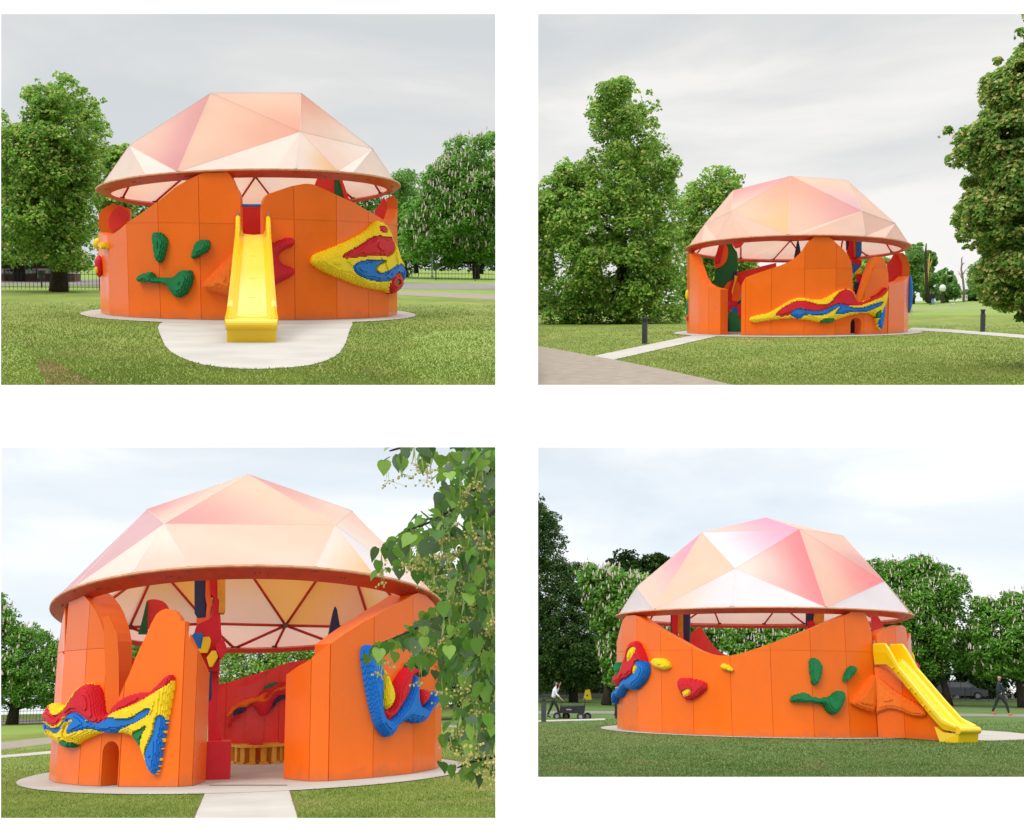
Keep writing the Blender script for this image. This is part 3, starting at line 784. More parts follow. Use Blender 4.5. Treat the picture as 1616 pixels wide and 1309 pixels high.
# ============================================================ street furniture
def fence(V, label, p0, p1, h=1.25, gap=.14, post=2.6, bar=.012, group=None):
    a, b = Vector((*p0, 0)), Vector((*p1, 0)); L = (b - a).length; e = (b - a) / L
    root = thing('iron_fence', label, 'fence', V, a, group)
    mb = MB()
    for i in range(int(L / gap)):
        p = a + e * (i * gap + gap / 2); mb.tube([p + Vector((0, 0, .05)), p + Vector((0, 0, h))], bar, 4, False)
        mb.add([p + Vector((-bar * 1.6, 0, h)), p + Vector((bar * 1.6, 0, h)), p + Vector((0, 0, h + .08))], [(0, 1, 2)])
    o = mb.build('bars', M['black'], root); o['kind'] = 'stuff'
    for z in (.16, h - .12):
        MB().tube([a + Vector((0, 0, z)), b + Vector((0, 0, z))], .02, 4).build('rail', M['black'], root)
    k = int(L / post)
    for i in range(k + 1):
        p = a + e * (L * i / max(1, k)); MB().box(p + Vector((0, 0, (h + .1) / 2)), (.07, .07, h + .1)).build('post', M['black'], root)
    return root
def bollard(V, label, base_px, top_px, group=None, w=.075):
    g = V.ground(*base_px); h = V.aty(base_px[0], top_px, g.y).z
    root = thing('bollard', label, 'bollard', V, g, group)
    def pr(x0, x1, y0, y1, z0, z1, nm, m):
        MB().box((g.x + (x0 + x1) / 2, g.y + (y0 + y1) / 2, (z0 + z1) / 2), (x1 - x0, y1 - y0, z1 - z0)).build(nm, M[m], root)
    pr(-w, w, -w, w, 0.012, h * .80, 'post', 'darkgrey')
    pr(-w * .8, w * .8, -w * .2, w, h * .80, h * .93, 'light_slot', 'darkgrey')
    pr(-w * 1.05, w * .9, -w, w, h * .93, h, 'cap', 'darkgrey')
    pr(-w * 1.3, w * 1.3, -w * 1.3, w * 1.3, 0.0, .012, 'base_plate', 'black')
    return root

def skinfig(name, joints, edges, rad, m, root, sub=2, smooth=True):
    V, b = rootof(root)
    me = bpy.data.meshes.new(name); me.from_pydata([Vector(j) - b for j in joints], edges, []); me.update()
    o = bpy.data.objects.new(name, me); link(o); o.parent = root
    o.modifiers.new('skin', 'SKIN').use_smooth_shade = smooth
    for i, r in enumerate(rad): me.skin_vertices[0].data[i].radius = (r, r) if not hasattr(r, '__len__') else r
    me.skin_vertices[0].data[0].use_root = True
    s = o.modifiers.new('sub', 'SUBSURF'); s.levels = sub; s.render_levels = sub
    dg = bpy.context.evaluated_depsgraph_get(); nm = bpy.data.meshes.new_from_object(o.evaluated_get(dg))
    o.modifiers.clear(); o.data = nm; nm.materials.clear(); nm.materials.append(m)
    return o
def walker(V, label, foot, height, face, step=.36, top='cloth_navy', legs='cloth_black', shoe='shoe', hair=None, arms=((.25, -.1), (-.15, .3)), hold=None, lean=.0):
    """a walking person; face = +1 walks to the right, -1 to the left. arms: (forward reach of hand, raise) for near and far arm"""
    g = Vector(foot); k = height / 1.75; fx = face
    root = thing('person', label, 'person', V, g)
    P = lambda x, y, z: g + Vector((x * fx * k, y * k, z * k))
    pel = P(0, 0, .93); L = lean
    sk = []
    # body (one continuous skin) : pelvis, spine, neck, head, arms, legs
    J = [pel, P(.01 + L * .3, 0, 1.12), P(.02 + L * .6, 0, 1.32), P(.03 + L, 0, 1.47), P(.05 + L, 0, 1.53)]
    R = [(.155 * k, .125 * k), (.14 * k, .115 * k), (.165 * k, .12 * k), (.06 * k, .06 * k), (.052 * k, .052 * k)]
    E = [(0, 1), (1, 2), (2, 3), (3, 4)]
    body = skinfig('torso', J, E, R, M[top], root)
    arm_sk = []
    for sgn, (rx, rz) in zip((-1, 1), arms):
        sh = P(.02 + L, sgn * .19, 1.40); el = P(.02 + L + rx * .35 - .02, sgn * .23, 1.14 + max(0, rz) * .1); ha = P(.02 + L + rx, sgn * .2, .90 + rz)
        skinfig('sleeve', [sh, el, el.lerp(ha, .55)], [(0, 1), (1, 2)], [.058 * k, .045 * k, .038 * k], M[top], root)
        f = (ha - el).normalized()
        js = [el.lerp(ha, .5), el.lerp(ha, .9), ha + f * .03 * k]; es = [(0, 1), (1, 2)]; rs = [.032 * k, .026 * k, .03 * k]
        hand = skinfig('forearm', js, es, rs, M['skin'], root, 1)
        side = Vector((0, 1, 0)).cross(f).normalized() * .011 * k
        for q in range(4):
            p0 = ha + f * .05 * k + side * (q - 1.5) * 1.6
            c_ = Vector((0, 0, -.02)) * k
            MB().tube([p0, p0 + f * .035 * k, p0 + f * (.055 + .006 * (q in (1, 2))) * k + c_ * .6], [.009 * k, .008 * k, .006 * k], 5).build('finger', M['skin'], hand, smooth=True)
        MB().tube([ha + side * 2.2, ha + side * 3.6 + f * .03 * k, ha + side * 3.6 + f * .05 * k], [.011 * k, .009 * k, .007 * k], 5).build('thumb', M['skin'], hand, smooth=True)
    for sgn, st in ((-1, step), (1, -step)):
        hip = P(0, sgn * .085, .90); kn = P(st * .62 + .05, sgn * .09, .50); an = P(st, sgn * .09, .10 + (.05 if st < 0 else 0))
        skinfig('trouser_leg', [hip, kn, an], [(0, 1), (1, 2)], [.095 * k, .068 * k, .052 * k], M[legs], root)
        up = .05 if st < 0 else 0
        skinfig('shoe', [an + Vector((-.03 * fx, 0, -.045)) * k, an + Vector((.07 * fx, 0, -.06 - up * .2)) * k, an + Vector((.17 * fx, 0, -.072 - up * .6)) * k], [(0, 1), (1, 2)], [.043 * k, .04 * k, .026 * k], M[shoe], root, 1)
    hd = P(.07 + L, 0, 1.64)
    nk = skinfig('head', [P(.04 + L, 0, 1.49), P(.05 + L, 0, 1.55), P(.06 + L, 0, 1.63), P(.055 + L, 0, 1.70)], [(0, 1), (1, 2), (2, 3)], [.05 * k, .05 * k, .088 * k, .07 * k], M['skin'], root)
    fc = P(.155 + L, 0, 1.63)
    MB().add([fc + Vector((-.01 * fx, -.012, .03)) * k, fc + Vector((-.01 * fx, .012, .03)) * k, fc + Vector((.022 * fx, 0, -.012)) * k, fc + Vector((-.01 * fx, 0, -.022)) * k], [(0, 1, 2), (0, 2, 3), (1, 3, 2)]).build('nose', M['skin'], nk)
    for sgn in (-1, 1):
        MB().sphere(fc + Vector((-.008 * fx, sgn * .032, .03)) * k, .010 * k).build('eye', M['black'], nk)
        MB().sphere(P(.05 + L, sgn * .082, 1.63), .028 * k, (.7, .35, 1.1)).build('ear', M['skin'], nk)
    MB().box(fc + Vector((.0, 0, -.045)) * k, (.012 * k, .045 * k, .008 * k)).build('mouth', M['red_wall'], nk)
    if hair == 'long':
        skinfig('hair', [P(.07 + L, 0, 1.73), P(.02 + L, 0, 1.69), P(-.035 + L, 0, 1.58), P(-.05 + L, 0, 1.44), P(-.06 + L, 0, 1.33)], [(0, 1), (1, 2), (2, 3), (3, 4)], [.06 * k, .10 * k, .085 * k, .06 * k, .02 * k], M['hair'], root)
    elif hair == 'short':
        skinfig('hair', [P(.08 + L, 0, 1.735), P(.04 + L, 0, 1.725), P(-.01 + L, 0, 1.66)], [(0, 1), (1, 2)], [.05 * k, .08 * k, .055 * k], M['hair'], root)
    return root, P

def slide_model(V, label, S, E, width, group=None, rail=.34, kick=.55, top_len=.35, zt=None, w2=None, caps=True):
    """S: 3D point of the top bed centre, E: 3D ground point under the exit lip"""
    S, E = Vector(S), Vector(E); w2 = w2 or width
    fl = Vector((E.x - S.x, E.y - S.y, 0)); L = fl.length; fl.normalize(); sd_ = Vector((fl.y, -fl.x, 0))
    root = thing('slide', label, 'slide', V, (S.x, S.y, 0), group)
    z0 = S.z; z1 = .36
    prof = []
    for i in range(25):
        u = i / 24; x = u * L
        if x < top_len: z = z0
        elif u > .84: z = z1 + (1 - u) / .16 * .05
        else:
            t = (x - top_len) / (L * .84 - top_len); z = z0 + (z1 + .05 - z0) * (t * .86 + .14 * (3 * t * t - 2 * t ** 3))
        prof.append((x, z))
    def P(x, s, z): return Vector((S.x, S.y, 0)) + fl * x + sd_ * s + Vector((0, 0, z))
    # bed
    cs = []
    v = []; f = []
    def wd(u): return width + (w2 - width) * u
    secs = []
    for i, (x, z) in enumerate(prof):
        u = x / L; w = wd(u) / 2; rh = rail * (1.0 if u < .8 else 1 - (u - .8) / .2 * .62) * (1 + (1.1 if x < top_len else max(0, 1.1 * (1 - (x - top_len) / .45))))
        sec = [(-w - .10, z - .06), (-w - .13, z + rh * .55), (-w - .12, z + rh), (-w - .07, z + rh + .035), (-w - .02, z + rh), (-w + .01, z + .12), (-w + .07, z + .02), (0, z)]
        sec = sec + [(-a, b) for a, b in sec[:-1][::-1]]
        sec += [(w + .04, z - .08), (-w - .04, z - .08)]
        secs.append((x, sec))
    k = len(secs[0][1])
    for x, sec in secs: v += [P(x, a, b) for a, b in sec]
    for i in range(len(secs) - 1):
        for j in range(k): f.append((i * k + j, i * k + (j + 1) % k, (i + 1) * k + (j + 1) % k, (i + 1) * k + j))
    f.append(tuple(range(k))); f.append(tuple((len(secs) - 1) * k + j for j in range(k))[::-1])
    ch = mk('chute', v, f, M['slide'], root, smooth=False)
    for p in ch.data.polygons: p.use_smooth = False
    # exit lip and its plinth
    w = w2 / 2 + .1
    lip = MB(); pts = [P(L - .02, -w, .45)] + [P(L + .03 + .13 * math.sin(q), -w, .345 + .105 * math.cos(q)) for q in [i * math.pi / 8 for i in range(9)]] + [P(L - .02, -w, .24)]
    lip.prism(pts, P(0, w, 0) - P(0, -w, 0)); lip.build('exit_lip', M['slide'], root)
    pl = MB(); pl.prism([P(L - .60, -w + .04, 0.0), P(L + .02, -w + .02, 0.0), P(L + .06, -w + .02, .25), P(L - .50, -w + .02, .28), P(L - .75, -w + .04, .42)], P(0, w - .02, 0) - P(0, -w + .02, 0)); pl.build('plinth', M['slide'], root)
    # seams between the moulded sections
    for u in (.30, .50, .70):
        i = int(u * 24); x, z = prof[i]; w = wd(x / L) / 2
        MB().box(P(x, 0, z + .004), (wd(x / L) * .96, .012, .006), Matrix.Rotation(math.atan2(-sd_.y, -sd_.x) + 0, 3, 'Z')).build('joint', M['yellow'], root)
        for s_ in (-1, 1):
            c = P(x, s_ * (w + .125), z + rail * .35)
            for q in ((-.10, .10) if caps else ()):
                cc = c + fl * q - Vector((0, 0, q * .6)); MB().tube([cc, cc + sd_ * s_ * .03], .04, 8).build('bolt_cap', M['slide'], root)
    for s_ in (-1, 1):
        w = width / 2 + .08; MB().tube([P(.02, s_ * w, z0 - .1), P(.02, s_ * w, z0 + rail * 2.1 + .12)], .025, 8).build('handle_post', M['grey'], root)
    return root
# ============================================================ the four dioramas
V1 = Diorama(392, 408, 6.0, 1, 782, 22, 608)
V2 = Diorama(1259.5, 465, 6.0, 849, 1616, 22, 608)
V3 = Diorama(390, 1093, 1.0, 1, 782, 706, 1292, .6)
V4 = Diorama(1208, 1078.5, 1.0, 849, 1616, 706, 1227, .72)

# ============================================================ display board with four windows
def board():
    D = 4.6; m = mat('board_white_glow', (.85, .85, .85, 1), .6, .004, 2)
    b = m.node_tree.nodes['Principled BSDF']; b.inputs['Emission Color'].default_value = (1, 1, 1, 1); b.inputs['Emission Strength'].default_value = .75  # emission added so the board reads plain white; no lamp stands behind it
    R3 = RC
    def P(px, py, dd=0.0): return EYE + R3 @ Vector(((px - W / 2) / F * D, D + dd, -(py - H / 2) / F * D))
    xs = [-60, 1, 782, 849, 1640, 1700]
    root = bpy.data.objects.new('display_board', None); link(root); root.matrix_world = Matrix.Translation(P(808, 1400)); ROOT[root.name] = (None, P(808, 1400))
    root['label'] = 'white display board with added glow and four rectangular picture windows'; root['category'] = 'display board'
    class I: M = Matrix.Identity(4)
    ROOT[root.name] = (I, P(808, 1400))
    t = .003
    def bar(x0, x1, y0, y1, nm):
        c = (P(x0, y0) + P(x1, y1)) / 2; w = (x1 - x0) / F * D; h = (y1 - y0) / F * D
        MB().box(c + R3 @ Vector((0, t / 2, 0)), (w, t, h), R3).build(nm, m, root)
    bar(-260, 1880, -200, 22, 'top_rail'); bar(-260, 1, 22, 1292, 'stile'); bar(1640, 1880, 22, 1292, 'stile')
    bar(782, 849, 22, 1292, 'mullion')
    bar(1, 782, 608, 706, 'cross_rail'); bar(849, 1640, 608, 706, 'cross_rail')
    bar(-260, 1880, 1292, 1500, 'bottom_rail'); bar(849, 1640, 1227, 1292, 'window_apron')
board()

def lawn(V, m, x0, x1, rowb, far=230, name='lawn', z=0.0):
    a, b = V.ground(x0, rowb), V.ground(x1, rowb)
    k = far / a.y
    return sheet(V, name, [(a.x, a.y), (b.x, b.y), (b.x * far / b.y, far), (a.x * far / a.y, far)], z, m)
# ============================================================ upper left diorama: pavilion from the slide side
def panel1():
    V = V1; df = 1.6 * F / 95; xc, Rw = fit_circle(V, df, 157, 627, 430); d = df + Rw; R = Rw / .985
    lawn(V, 'lawn_a', -34, 812, 640, 56)
    # far park beyond the fence
    a, b = V.ground(-34, 462), V.ground(812, 462)
    sheet(V, 'lawn_beyond_fence', [(a.x, 56), (b.x, 56), (812 / F * 0 + b.x * 230 / b.y, 230), (a.x * 230 / a.y, 230)], -.005, 'lawn_far')
    D1 = disc(xc, d, Rw * 1.125, wob=.012, seed=3, sy=(Rw + 1.5) / Rw / 1.125)
    apron = gp(V, smoothpoly([(243, 503), (262, 507), (248, 514), (253, 530), (263, 552), (290, 568), (330, 579), (390, 584), (450, 582), (500, 576), (533, 562), (545, 545), (552, 520), (558, 510), (545, 503)], 1))
    sheet(V, 'plaza', D1, .012, 'concrete'); sheet(V, 'slide_apron', apron, .008, 'concrete')
    path = gp(V, [(628, 457.5), (690, 459), (812, 463), (812, 472), (740, 469), (628, 464)])
    sheet(V, 'path', path, .006, 'gravel')
    sheet(V, 'road', gp(V, [(-34, 454), (812, 454), (812, 444), (-34, 444)]), .004, 'road')
    worn = gp(V, smoothpoly([(55, 572), (70, 566), (95, 575), (115, 590), (150, 603), (200, 612), (210, 630), (90, 630), (70, 600)], 2))
    sheet(V, 'worn_turf', worn, .004, 'soil')
    g1 = ragged(gp(V, smoothpoly([(-34, 535), (15, 540), (50, 563), (70, 580), (100, 600), (180, 612), (180, 640), (-34, 640)], 1)), .25, 3, 3); sheet(V, 'old_lawn', g1, .002, 'lawn_far')
    g2 = ragged(gp(V, [(648, 532), (700, 524), (812, 520), (812, 640), (660, 640)]), .3, 4, 8); sheet(V, 'old_lawn', g2, .002, 'lawn_far')
    ex = [D1, apron]
    blades(V, (-34, 812, 480, 640), 60000, ex, 5, .05, .007, (.14, .20, .032), (.21, .26, .052), name='grass')

    root = thing('pavilion', 'orange round play pavilion seen from its slide side under a peach faceted canopy', 'pavilion', V, (xc, d, 0), 'orange pavilions, one per picture window')
    cp = lambda xs: circle_plan(V, d, Rw, xs, 430, xc)
    wl = Wall(V, root, cp([156.6, 171, 202, 251.5, 316, 381]), .30).build(
        [(156, 367), (163, 371), (170, 372), (178, 370), (187, 364), (200, 353), (213, 344), (251, 317), (262, 308), (276, 296), (295, 285), (316, 275), (340, 270), (355, 270), (363, 276), (371, 295), (376, 303), (380, 312), (381, 313)], hz=wall_h(V, cp([251.5])[0], 352))
    wr = Wall(V, root, cp([415, 465, 531.5, 581.5, 613, 627.5]), .30).build(
        [(415, 322), (416, 317), (419, 311), (425, 306), (440, 301), (465, 293), (483, 290), (493, 291), (510, 298), (531, 308), (560, 321), (581, 333), (600, 344), (611, 352), (618, 352), (622, 345), (627, 330)], hz=wall_h(V, cp([531.5])[0], 349))
    # wall foot below the slide opening
    Wall(V, root, cp([381.4, 414.6]), .30).build([(381.4, 371), (414.6, 371)])
    z3 = lambda p: Z(p, 0, 310); z4 = lambda p: Z(p, 390, 310)
    slab(V, root, 'entrance_panel', [(381, 324), (416, 324), (416, 440), (381, 440)], d - Rw + 1.3, .1, 'red_wall')
    a, b = V.aty(381, 324.5, d - Rw + .25), V.aty(416, 324.5, d - Rw + .25)
    MB().tube([a, b], .035, 8).build('safety_bar', M['blue'], root)
    # curled wall ends at both sides
    slab(V, root, 'wall_end', [(156, 340), (160, 332), (170, 325), (178, 322), (205, 330), (205, 368), (172, 372), (160, 366), (156, 358)], d + .3, .5, 'orange')
    slab(V, root, 'wall_end_lining', [(171, 345), (177, 335), (189, 323), (198, 330), (206, 341), (190, 358), (177, 366), (172, 357)], d + .26, .05, 'red_wall')
    slab(V, root, 'wall_end', [(604, 330), (612, 312), (622, 308), (627, 318), (627.5, 345), (622, 360), (612, 356)], d + .2, .5, 'orange')
    slab(V, root, 'wall_end_lining', [(590, 334), (600, 322), (606, 310), (611, 324), (608, 342), (603, 352)], d + .16, .05, 'red_wall')
    # parts of the inner walls that rise behind
    slab(V, root, 'inner_fin', smoothpoly([(490, 315), (497, 290), (504, 276), (515, 272), (528, 273), (528, 320)], 1), d + 1.5, .3, 'red_wall')
    slab(V, root, 'inner_fin', [(528, 270), (531, 272), (540, 298), (545, 318), (528, 318)], d + 1.45, .3, 'green')
    slab(V, root, 'inner_fin', [(532, 272), (536, 272), (552, 318), (545, 318)], d + 1.4, .3, 'red_wall')
    slab(V, root, 'inner_beam', [(316, 274), (333, 271), (316, 282)], d - 3.4, .3, 'navy')
    # reliefs
    relief(wl, 'eye_relief', 'tall green stepped foam eye', [('green', z3([(985, 235), (1010, 227), (1050, 240), (1078, 280), (1065, 350), (1050, 410), (1030, 427), (1005, 410), (993, 330)]))], .16, .3)
    relief(wl, 'eye_relief', 'slanted green stepped foam eye', [('green', z3([(1350, 295), (1335, 350), (1300, 370), (1240, 403), (1225, 390), (1240, 330), (1260, 290), (1290, 275), (1330, 277)]))], .14, .25)
    relief(wl, 'mouth_relief', 'wavy green stepped foam mouth', [('green', z3([(888, 530), (910, 500), (950, 485), (985, 487), (1005, 522), (1060, 518), (1120, 518), (1150, 480), (1190, 467), (1225, 475), (1240, 510), (1225, 580), (1190, 630), (1150, 650), (1120, 635), (1090, 590), (1080, 558), (1000, 555), (960, 548), (905, 550)]))], .22, .35)
    relief(wl, 'nose_relief', 'orange stepped foam wedge beside the slide', [('orange_rel', z3([(1293, 565), (1310, 545), (1490, 360), (1535, 340), (1535, 660), (1475, 640), (1400, 615), (1330, 600)]))], .32, .7)
    relief(wl, 'bump_relief', 'small yellow bump', [('yellow', z3([(660, 300), (672, 290), (690, 300), (695, 325), (685, 340), (668, 335), (660, 318)]))], .12, .15)
    bump(V, root, 'bump_relief', 155, 385, d - .3, 7.5, 8.5, 'yellow', 'yellow bump on the far left edge')
    bump(V, root, 'bump_relief', 156.5, 420.5, d - .9, 6.5, 16, 'red', 'tall red bump on the far left edge'); bump(V, root, 'bump_relief', 152.5, 426, d - 1.0, 2.6, 5, 'yellow', 'yellow spot on the red bump')
    relief(wr, 'horn_relief', 'red forked stepped foam shape beside the slide', [('red', z4([(105, 300), (150, 300), (200, 285), (240, 265), (285, 265), (297, 290), (285, 320), (230, 340), (195, 370), (195, 410), (230, 440), (285, 455), (300, 480), (280, 510), (165, 570), (105, 600)]))], .3, .4)
    relief(wr, 'wave_relief', 'large yellow, red and blue stepped foam relief', [
        ('yellow', z4([(400, 395), (420, 370), (480, 350), (590, 305), (680, 260), (760, 215), (790, 170), (815, 158), (850, 170), (880, 230), (905, 290), (930, 380), (960, 420), (972, 470), (970, 520), (955, 560), (930, 600), (905, 625), (880, 615), (850, 595), (820, 597), (760, 585), (680, 565), (600, 530), (520, 500), (450, 465), (400, 430)])),
        ('red', z4([(567, 380), (590, 355), (680, 310), (740, 260), (790, 245), (830, 260), (880, 255), (897, 300), (890, 350), (850, 390), (800, 380), (740, 380), (660, 390), (575, 400)])),
        ('blue', z4([(625, 450), (645, 420), (700, 405), (780, 400), (830, 402), (830, 425), (795, 435), (770, 460), (790, 487), (830, 480), (880, 440), (920, 425), (950, 440), (970, 490), (970, 540), (950, 555), (930, 500), (900, 500), (860, 545), (800, 545), (720, 535), (650, 500)])),
        ('red', z4([(850, 560), (880, 510), (910, 480), (935, 500), (955, 560), (940, 600), (905, 625), (880, 615)])),
        ('green', z4([(888, 545), (897, 525), (915, 525), (926, 545), (917, 565), (897, 565)])),
        ('red', z4([(792, 210), (805, 185), (835, 185), (850, 210), (838, 235), (808, 235)]))], .26, .45)
    cn = Canopy(V, root, d, xc, 266.5, 326, (152, 303), (631, 297))
    r = lambda px: ('r', cn.rp(px))
    a279, a533, a467 = r(279), r(533), r(467)
    VV = {'T1': (333, 147, -.30), 'T2': (475, 147, -.30), 'M': (474, 208, -.66), 'L': (204, 230, -.15), 'E': (588, 235, -.12)}
    cn.build(VV, [(['L', 'T1', a279], 'QKK'), (['T1', 'M', a279], 'PSP'), (['T1', 'T2', 'M'], 'PPS'), (['T2', 'E', 'M'], 'SWQ'),
                  (['M', a467, a279], 'WWW'), (['M', a533, a467], 'WYW'), (['M', 'E', a533], 'GWG'), (['E', ('r', 90), a533], 'WWW'),
                  (['L', a279, ('r', -90)], 'WWW')], *lattice(cn, 'L', 'T1', 'T2', 'E', cols='PZO'))
    S = V.aty(400, 371, d - Rw - .02); Eg = V.ground(397.5, 541)
    slide_model(V, 'bright yellow plastic slide running straight out towards the viewer', S, (Eg.x, Eg.y, 0), .60, 'yellow slides of the pavilion, one per picture window', w2=.76, top_len=.3, rail=.22, caps=False)

    T = lambda *a, **k: tree(V, *a, **k)
    T('lime_tree', 'tall broad lime tree at the left with its trunk before the iron fence', [(-20, 170), (2, 172), (18, 168), (35, 175), (45, 168), (33, 155), (48, 143), (50, 132), (68, 122), (80, 118), (94, 106), (105, 118), (123, 114), (128, 130), (140, 140), (142, 150), (165, 158), (176, 158), (168, 170), (165, 180), (182, 192), (178, 202), (181, 222), (175, 240), (180, 262), (165, 290), (160, 320), (155, 360), (156, 400), (150, 430), (120, 438), (90, 430), (60, 425), (25, 425), (-20, 415)], (93, 463), n=42000, leaf=.19, rmax=.85, thick=3.2, seed=11, trunk_r=.32)
    T('lime_tree', 'lower lime tree showing between the tall lime and the canopy', [(150, 250), (168, 232), (185, 228), (200, 226), (212, 225), (216, 240), (220, 270), (215, 400), (160, 420), (150, 330)], (185, 452), n=13000, leaf=.24, rmax=.9, seed=12)
    T('lime_tree', 'dark lime tree behind the pale shed at the far left', [(-30, 230), (-10, 200), (10, 215), (40, 230), (80, 300), (110, 380), (110, 425), (60, 432), (-30, 428)], (30, 448), n=9000, leaf=.3, pal=PAL_DARK, rmax=1.2, seed=13)
    T('chestnut_tree', 'chestnut tree crowded with pale pink flower candles by the right edge', [(628, 345), (636, 320), (655, 300), (650, 285), (672, 262), (690, 250), (698, 240), (690, 226), (710, 218), (715, 212), (735, 214), (755, 210), (780, 207), (800, 215), (806, 240), (808, 330), (806, 400), (780, 425), (740, 420), (690, 425), (655, 422), (628, 415)], (752, 436), n=42000, leaf=.3, pal=PAL_CHEST, rmax=1.5, thick=5, candles=1000, seed=14, candle=.36)
    T('chestnut_tree', 'darker chestnut tree just right of the canopy rim, behind the flowering one', [(612, 268), (625, 268), (640, 264), (652, 268), (666, 268), (672, 280), (660, 300), (650, 420), (600, 425), (604, 300)], (640, 446), n=9000, leaf=.3, pal=PAL_FAR, rmax=1.6, seed=15, y=112)
    T('park_tree', 'leafy tree seen between canopy and wall on the left', [(190, 240), (230, 250), (300, 260), (380, 270), (430, 280), (430, 430), (180, 430)], (290, 444), n=9000, leaf=.34, pal=PAL_FAR, rmax=1.4, seed=17)
    T('park_tree', 'pale flowering tree seen between canopy and wall on the right', [(430, 290), (500, 270), (560, 262), (610, 270), (615, 430), (430, 430)], (540, 444), n=9000, leaf=.34, pal=PAL_CHEST, candles=90, rmax=1.4, seed=18)
    # low woodland behind the right hand chestnut
    for k, (x0, x1, tp) in enumerate(((598, 700, 300), (690, 812, 330))):
        T('park_tree', ['shady park tree behind the cyclist', 'shady park tree behind the flowering chestnut at the right edge'][k], [(x0, 446), (x0 + 5, tp + 20), ((x0 + x1) / 2, tp), (x1 - 5, tp + 15), (x1, 446)], ((x0 + x1) / 2 + 8, 433), n=8000, leaf=.45, pal=PAL_DARK, rmax=1.8, seed=20 + k, y=150)
    fa, fb = V.ground(-34, 462), V.ground(158, 461); fence(V, 'black iron railing left of the pavilion, under the tall lime', fa[:2], fb[:2], .88, .17)
    fa, fb = V.ground(626, 439), V.ground(812, 439.5); fence(V, 'black iron railing right of the pavilion, under the flowering chestnut', fa[:2], fb[:2], 1.1, .28)
    # long pale shed behind the left railing
    g = V.ground(20, 448); y = g.y
    sh = thing('shed', 'long low white and brown shed behind the left railing', 'shed', V, (V.aty(20, 448, y).x, y, 0))
    P = lambda px, py: V.aty(px, py, y)
    for (x0, x1, y0, y1, nm, m) in ((-34, 118, 424, 433, 'wall', 'white'), (-34, 118, 433, 446, 'base_wall', 'brown'), (-34, 118, 416, 424, 'roof', 'brown')):
        MB().prism([P(x0, y0), P(x1, y0), P(x1, y1), P(x0, y1)], Vector((0, 2.5 if nm != 'roof' else 2.9, 0)) - (Vector((0, .2, 0)) if nm == 'roof' else Vector())).build(nm, M[m], sh)
    for x in (6, 32, 57, 80, 104):
        a, b = P(x, 418), P(x + 2.2, 446); MB().box(((a.x + b.x) / 2, y - .1, (a.z + b.z) / 2), (b.x - a.x, .15, abs(a.z - b.z))).build('post', M['brown'], sh)
    bb = V.ground(66, 457); bn = thing('litter_bin', 'small black litter bin behind the left railing', 'bin', V, bb)
    MB().tube([bb, bb + Vector((0, 0, .5))], .04, 8).build('post', M['black'], bn); MB().tube([bb + Vector((0, 0, .45)), bb + Vector((0, 0, .85))], [.17, .2], 12).build('basket', M['black'], bn)
    # cyclist and lamp post at the right
    g = V.ground(647, 436); y = g.y; bk = thing('bicycle', 'green-framed bicycle ridden along the road behind the right railing', 'bicycle', V, g)
    for s_, nm in ((-.5, 'wheel'), (.5, 'wheel')):
        c = g + Vector((s_, 0, .34)); MB().tube([c + Vector((math.cos(a) * .33, 0, math.sin(a) * .33)) for a in [i * math.pi / 9 for i in range(19)]], .022, 5, False).build(nm, M['rubber'], bk)
    J = lambda x, z: g + Vector((x, 0, z))
    mb = MB()
    for p, q in ((J(-.5, .34), J(-.1, .34)), (J(-.1, .34), J(-.18, .85)), (J(-.5, .34), J(-.16, .75)), (J(-.16, .75), J(.35, .8)), (J(-.1, .34), J(.36, .72)), (J(.34, .95), J(.5, .34))): mb.tube([p, q], .025, 6)
    mb.build('frame', M['green'], bk); MB().box(J(-.18, .9), (.24, .12, .06)).build('saddle', M['black'], bk); MB().tube([J(.3, 1.0) + Vector((0, -.25, 0)), J(.3, 1.0) + Vector((0, .25, 0))], .02, 6).build('handlebar', M['black'], bk)
    rd_ = thing('person', 'cyclist in a white shirt and dark trousers riding the green bicycle', 'person', V, J(-.18, .93))
    skinfig('torso', [J(-.18, .98), J(-.12, 1.2), J(.0, 1.42), J(.05, 1.52)], [(0, 1), (1, 2), (2, 3)], [.15, .14, .16, .06], M['cloth_white'], rd_)
    skinfig('head', [J(.05, 1.52), J(.1, 1.66), J(.1, 1.74)], [(0, 1), (1, 2)], [.05, .095, .08], M['hair'], rd_)
    for s_ in (-.14, .14):
        o_ = Vector((0, s_, 0)); skinfig('sleeve', [J(.0, 1.42) + o_, J(.1, 1.2) + o_ * 1.4, J(.2, 1.1) + o_ * 1.6], [(0, 1), (1, 2)], [.055, .045, .035], M['cloth_white'], rd_)
        ar = skinfig('arm', [J(.2, 1.1) + o_ * 1.6, J(.3, 1.02) + o_ * 1.6], [(0, 1)], [.035, .035], M['skin'], rd_, 1)
        kx, kz, fz = (.22, .8, .3) if s_ < 0 else (.1, .62, .12)
        skinfig('trouser_leg', [J(-.16, .92) + o_ * .6, J(kx, kz) + o_ * .7, J(kx - .16, fz + .08) + o_ * .7], [(0, 1), (1, 2)], [.09, .065, .045], M['cloth_black'], rd_)
        skinfig('shoe', [J(kx - .18, fz) + o_ * .7, J(kx - .0, fz - .02) + o_ * .7], [(0, 1)], [.045, .03], M['black'], rd_, 1)
    g = V.ground(682, 437); tp = V.aty(682, 401, g.y).z; lp = thing('lamp_post', 'slim pale lamp post with a flat double head by the right railing', 'lamp post', V, g)
    MB().tube([g, g + Vector((0, 0, tp))], [.07, .05], 8).build('pole', M['grey'], lp); MB().box(g + Vector((0, 0, tp)), (.9, .25, .1)).build('lamp_head', M['grey'], lp)
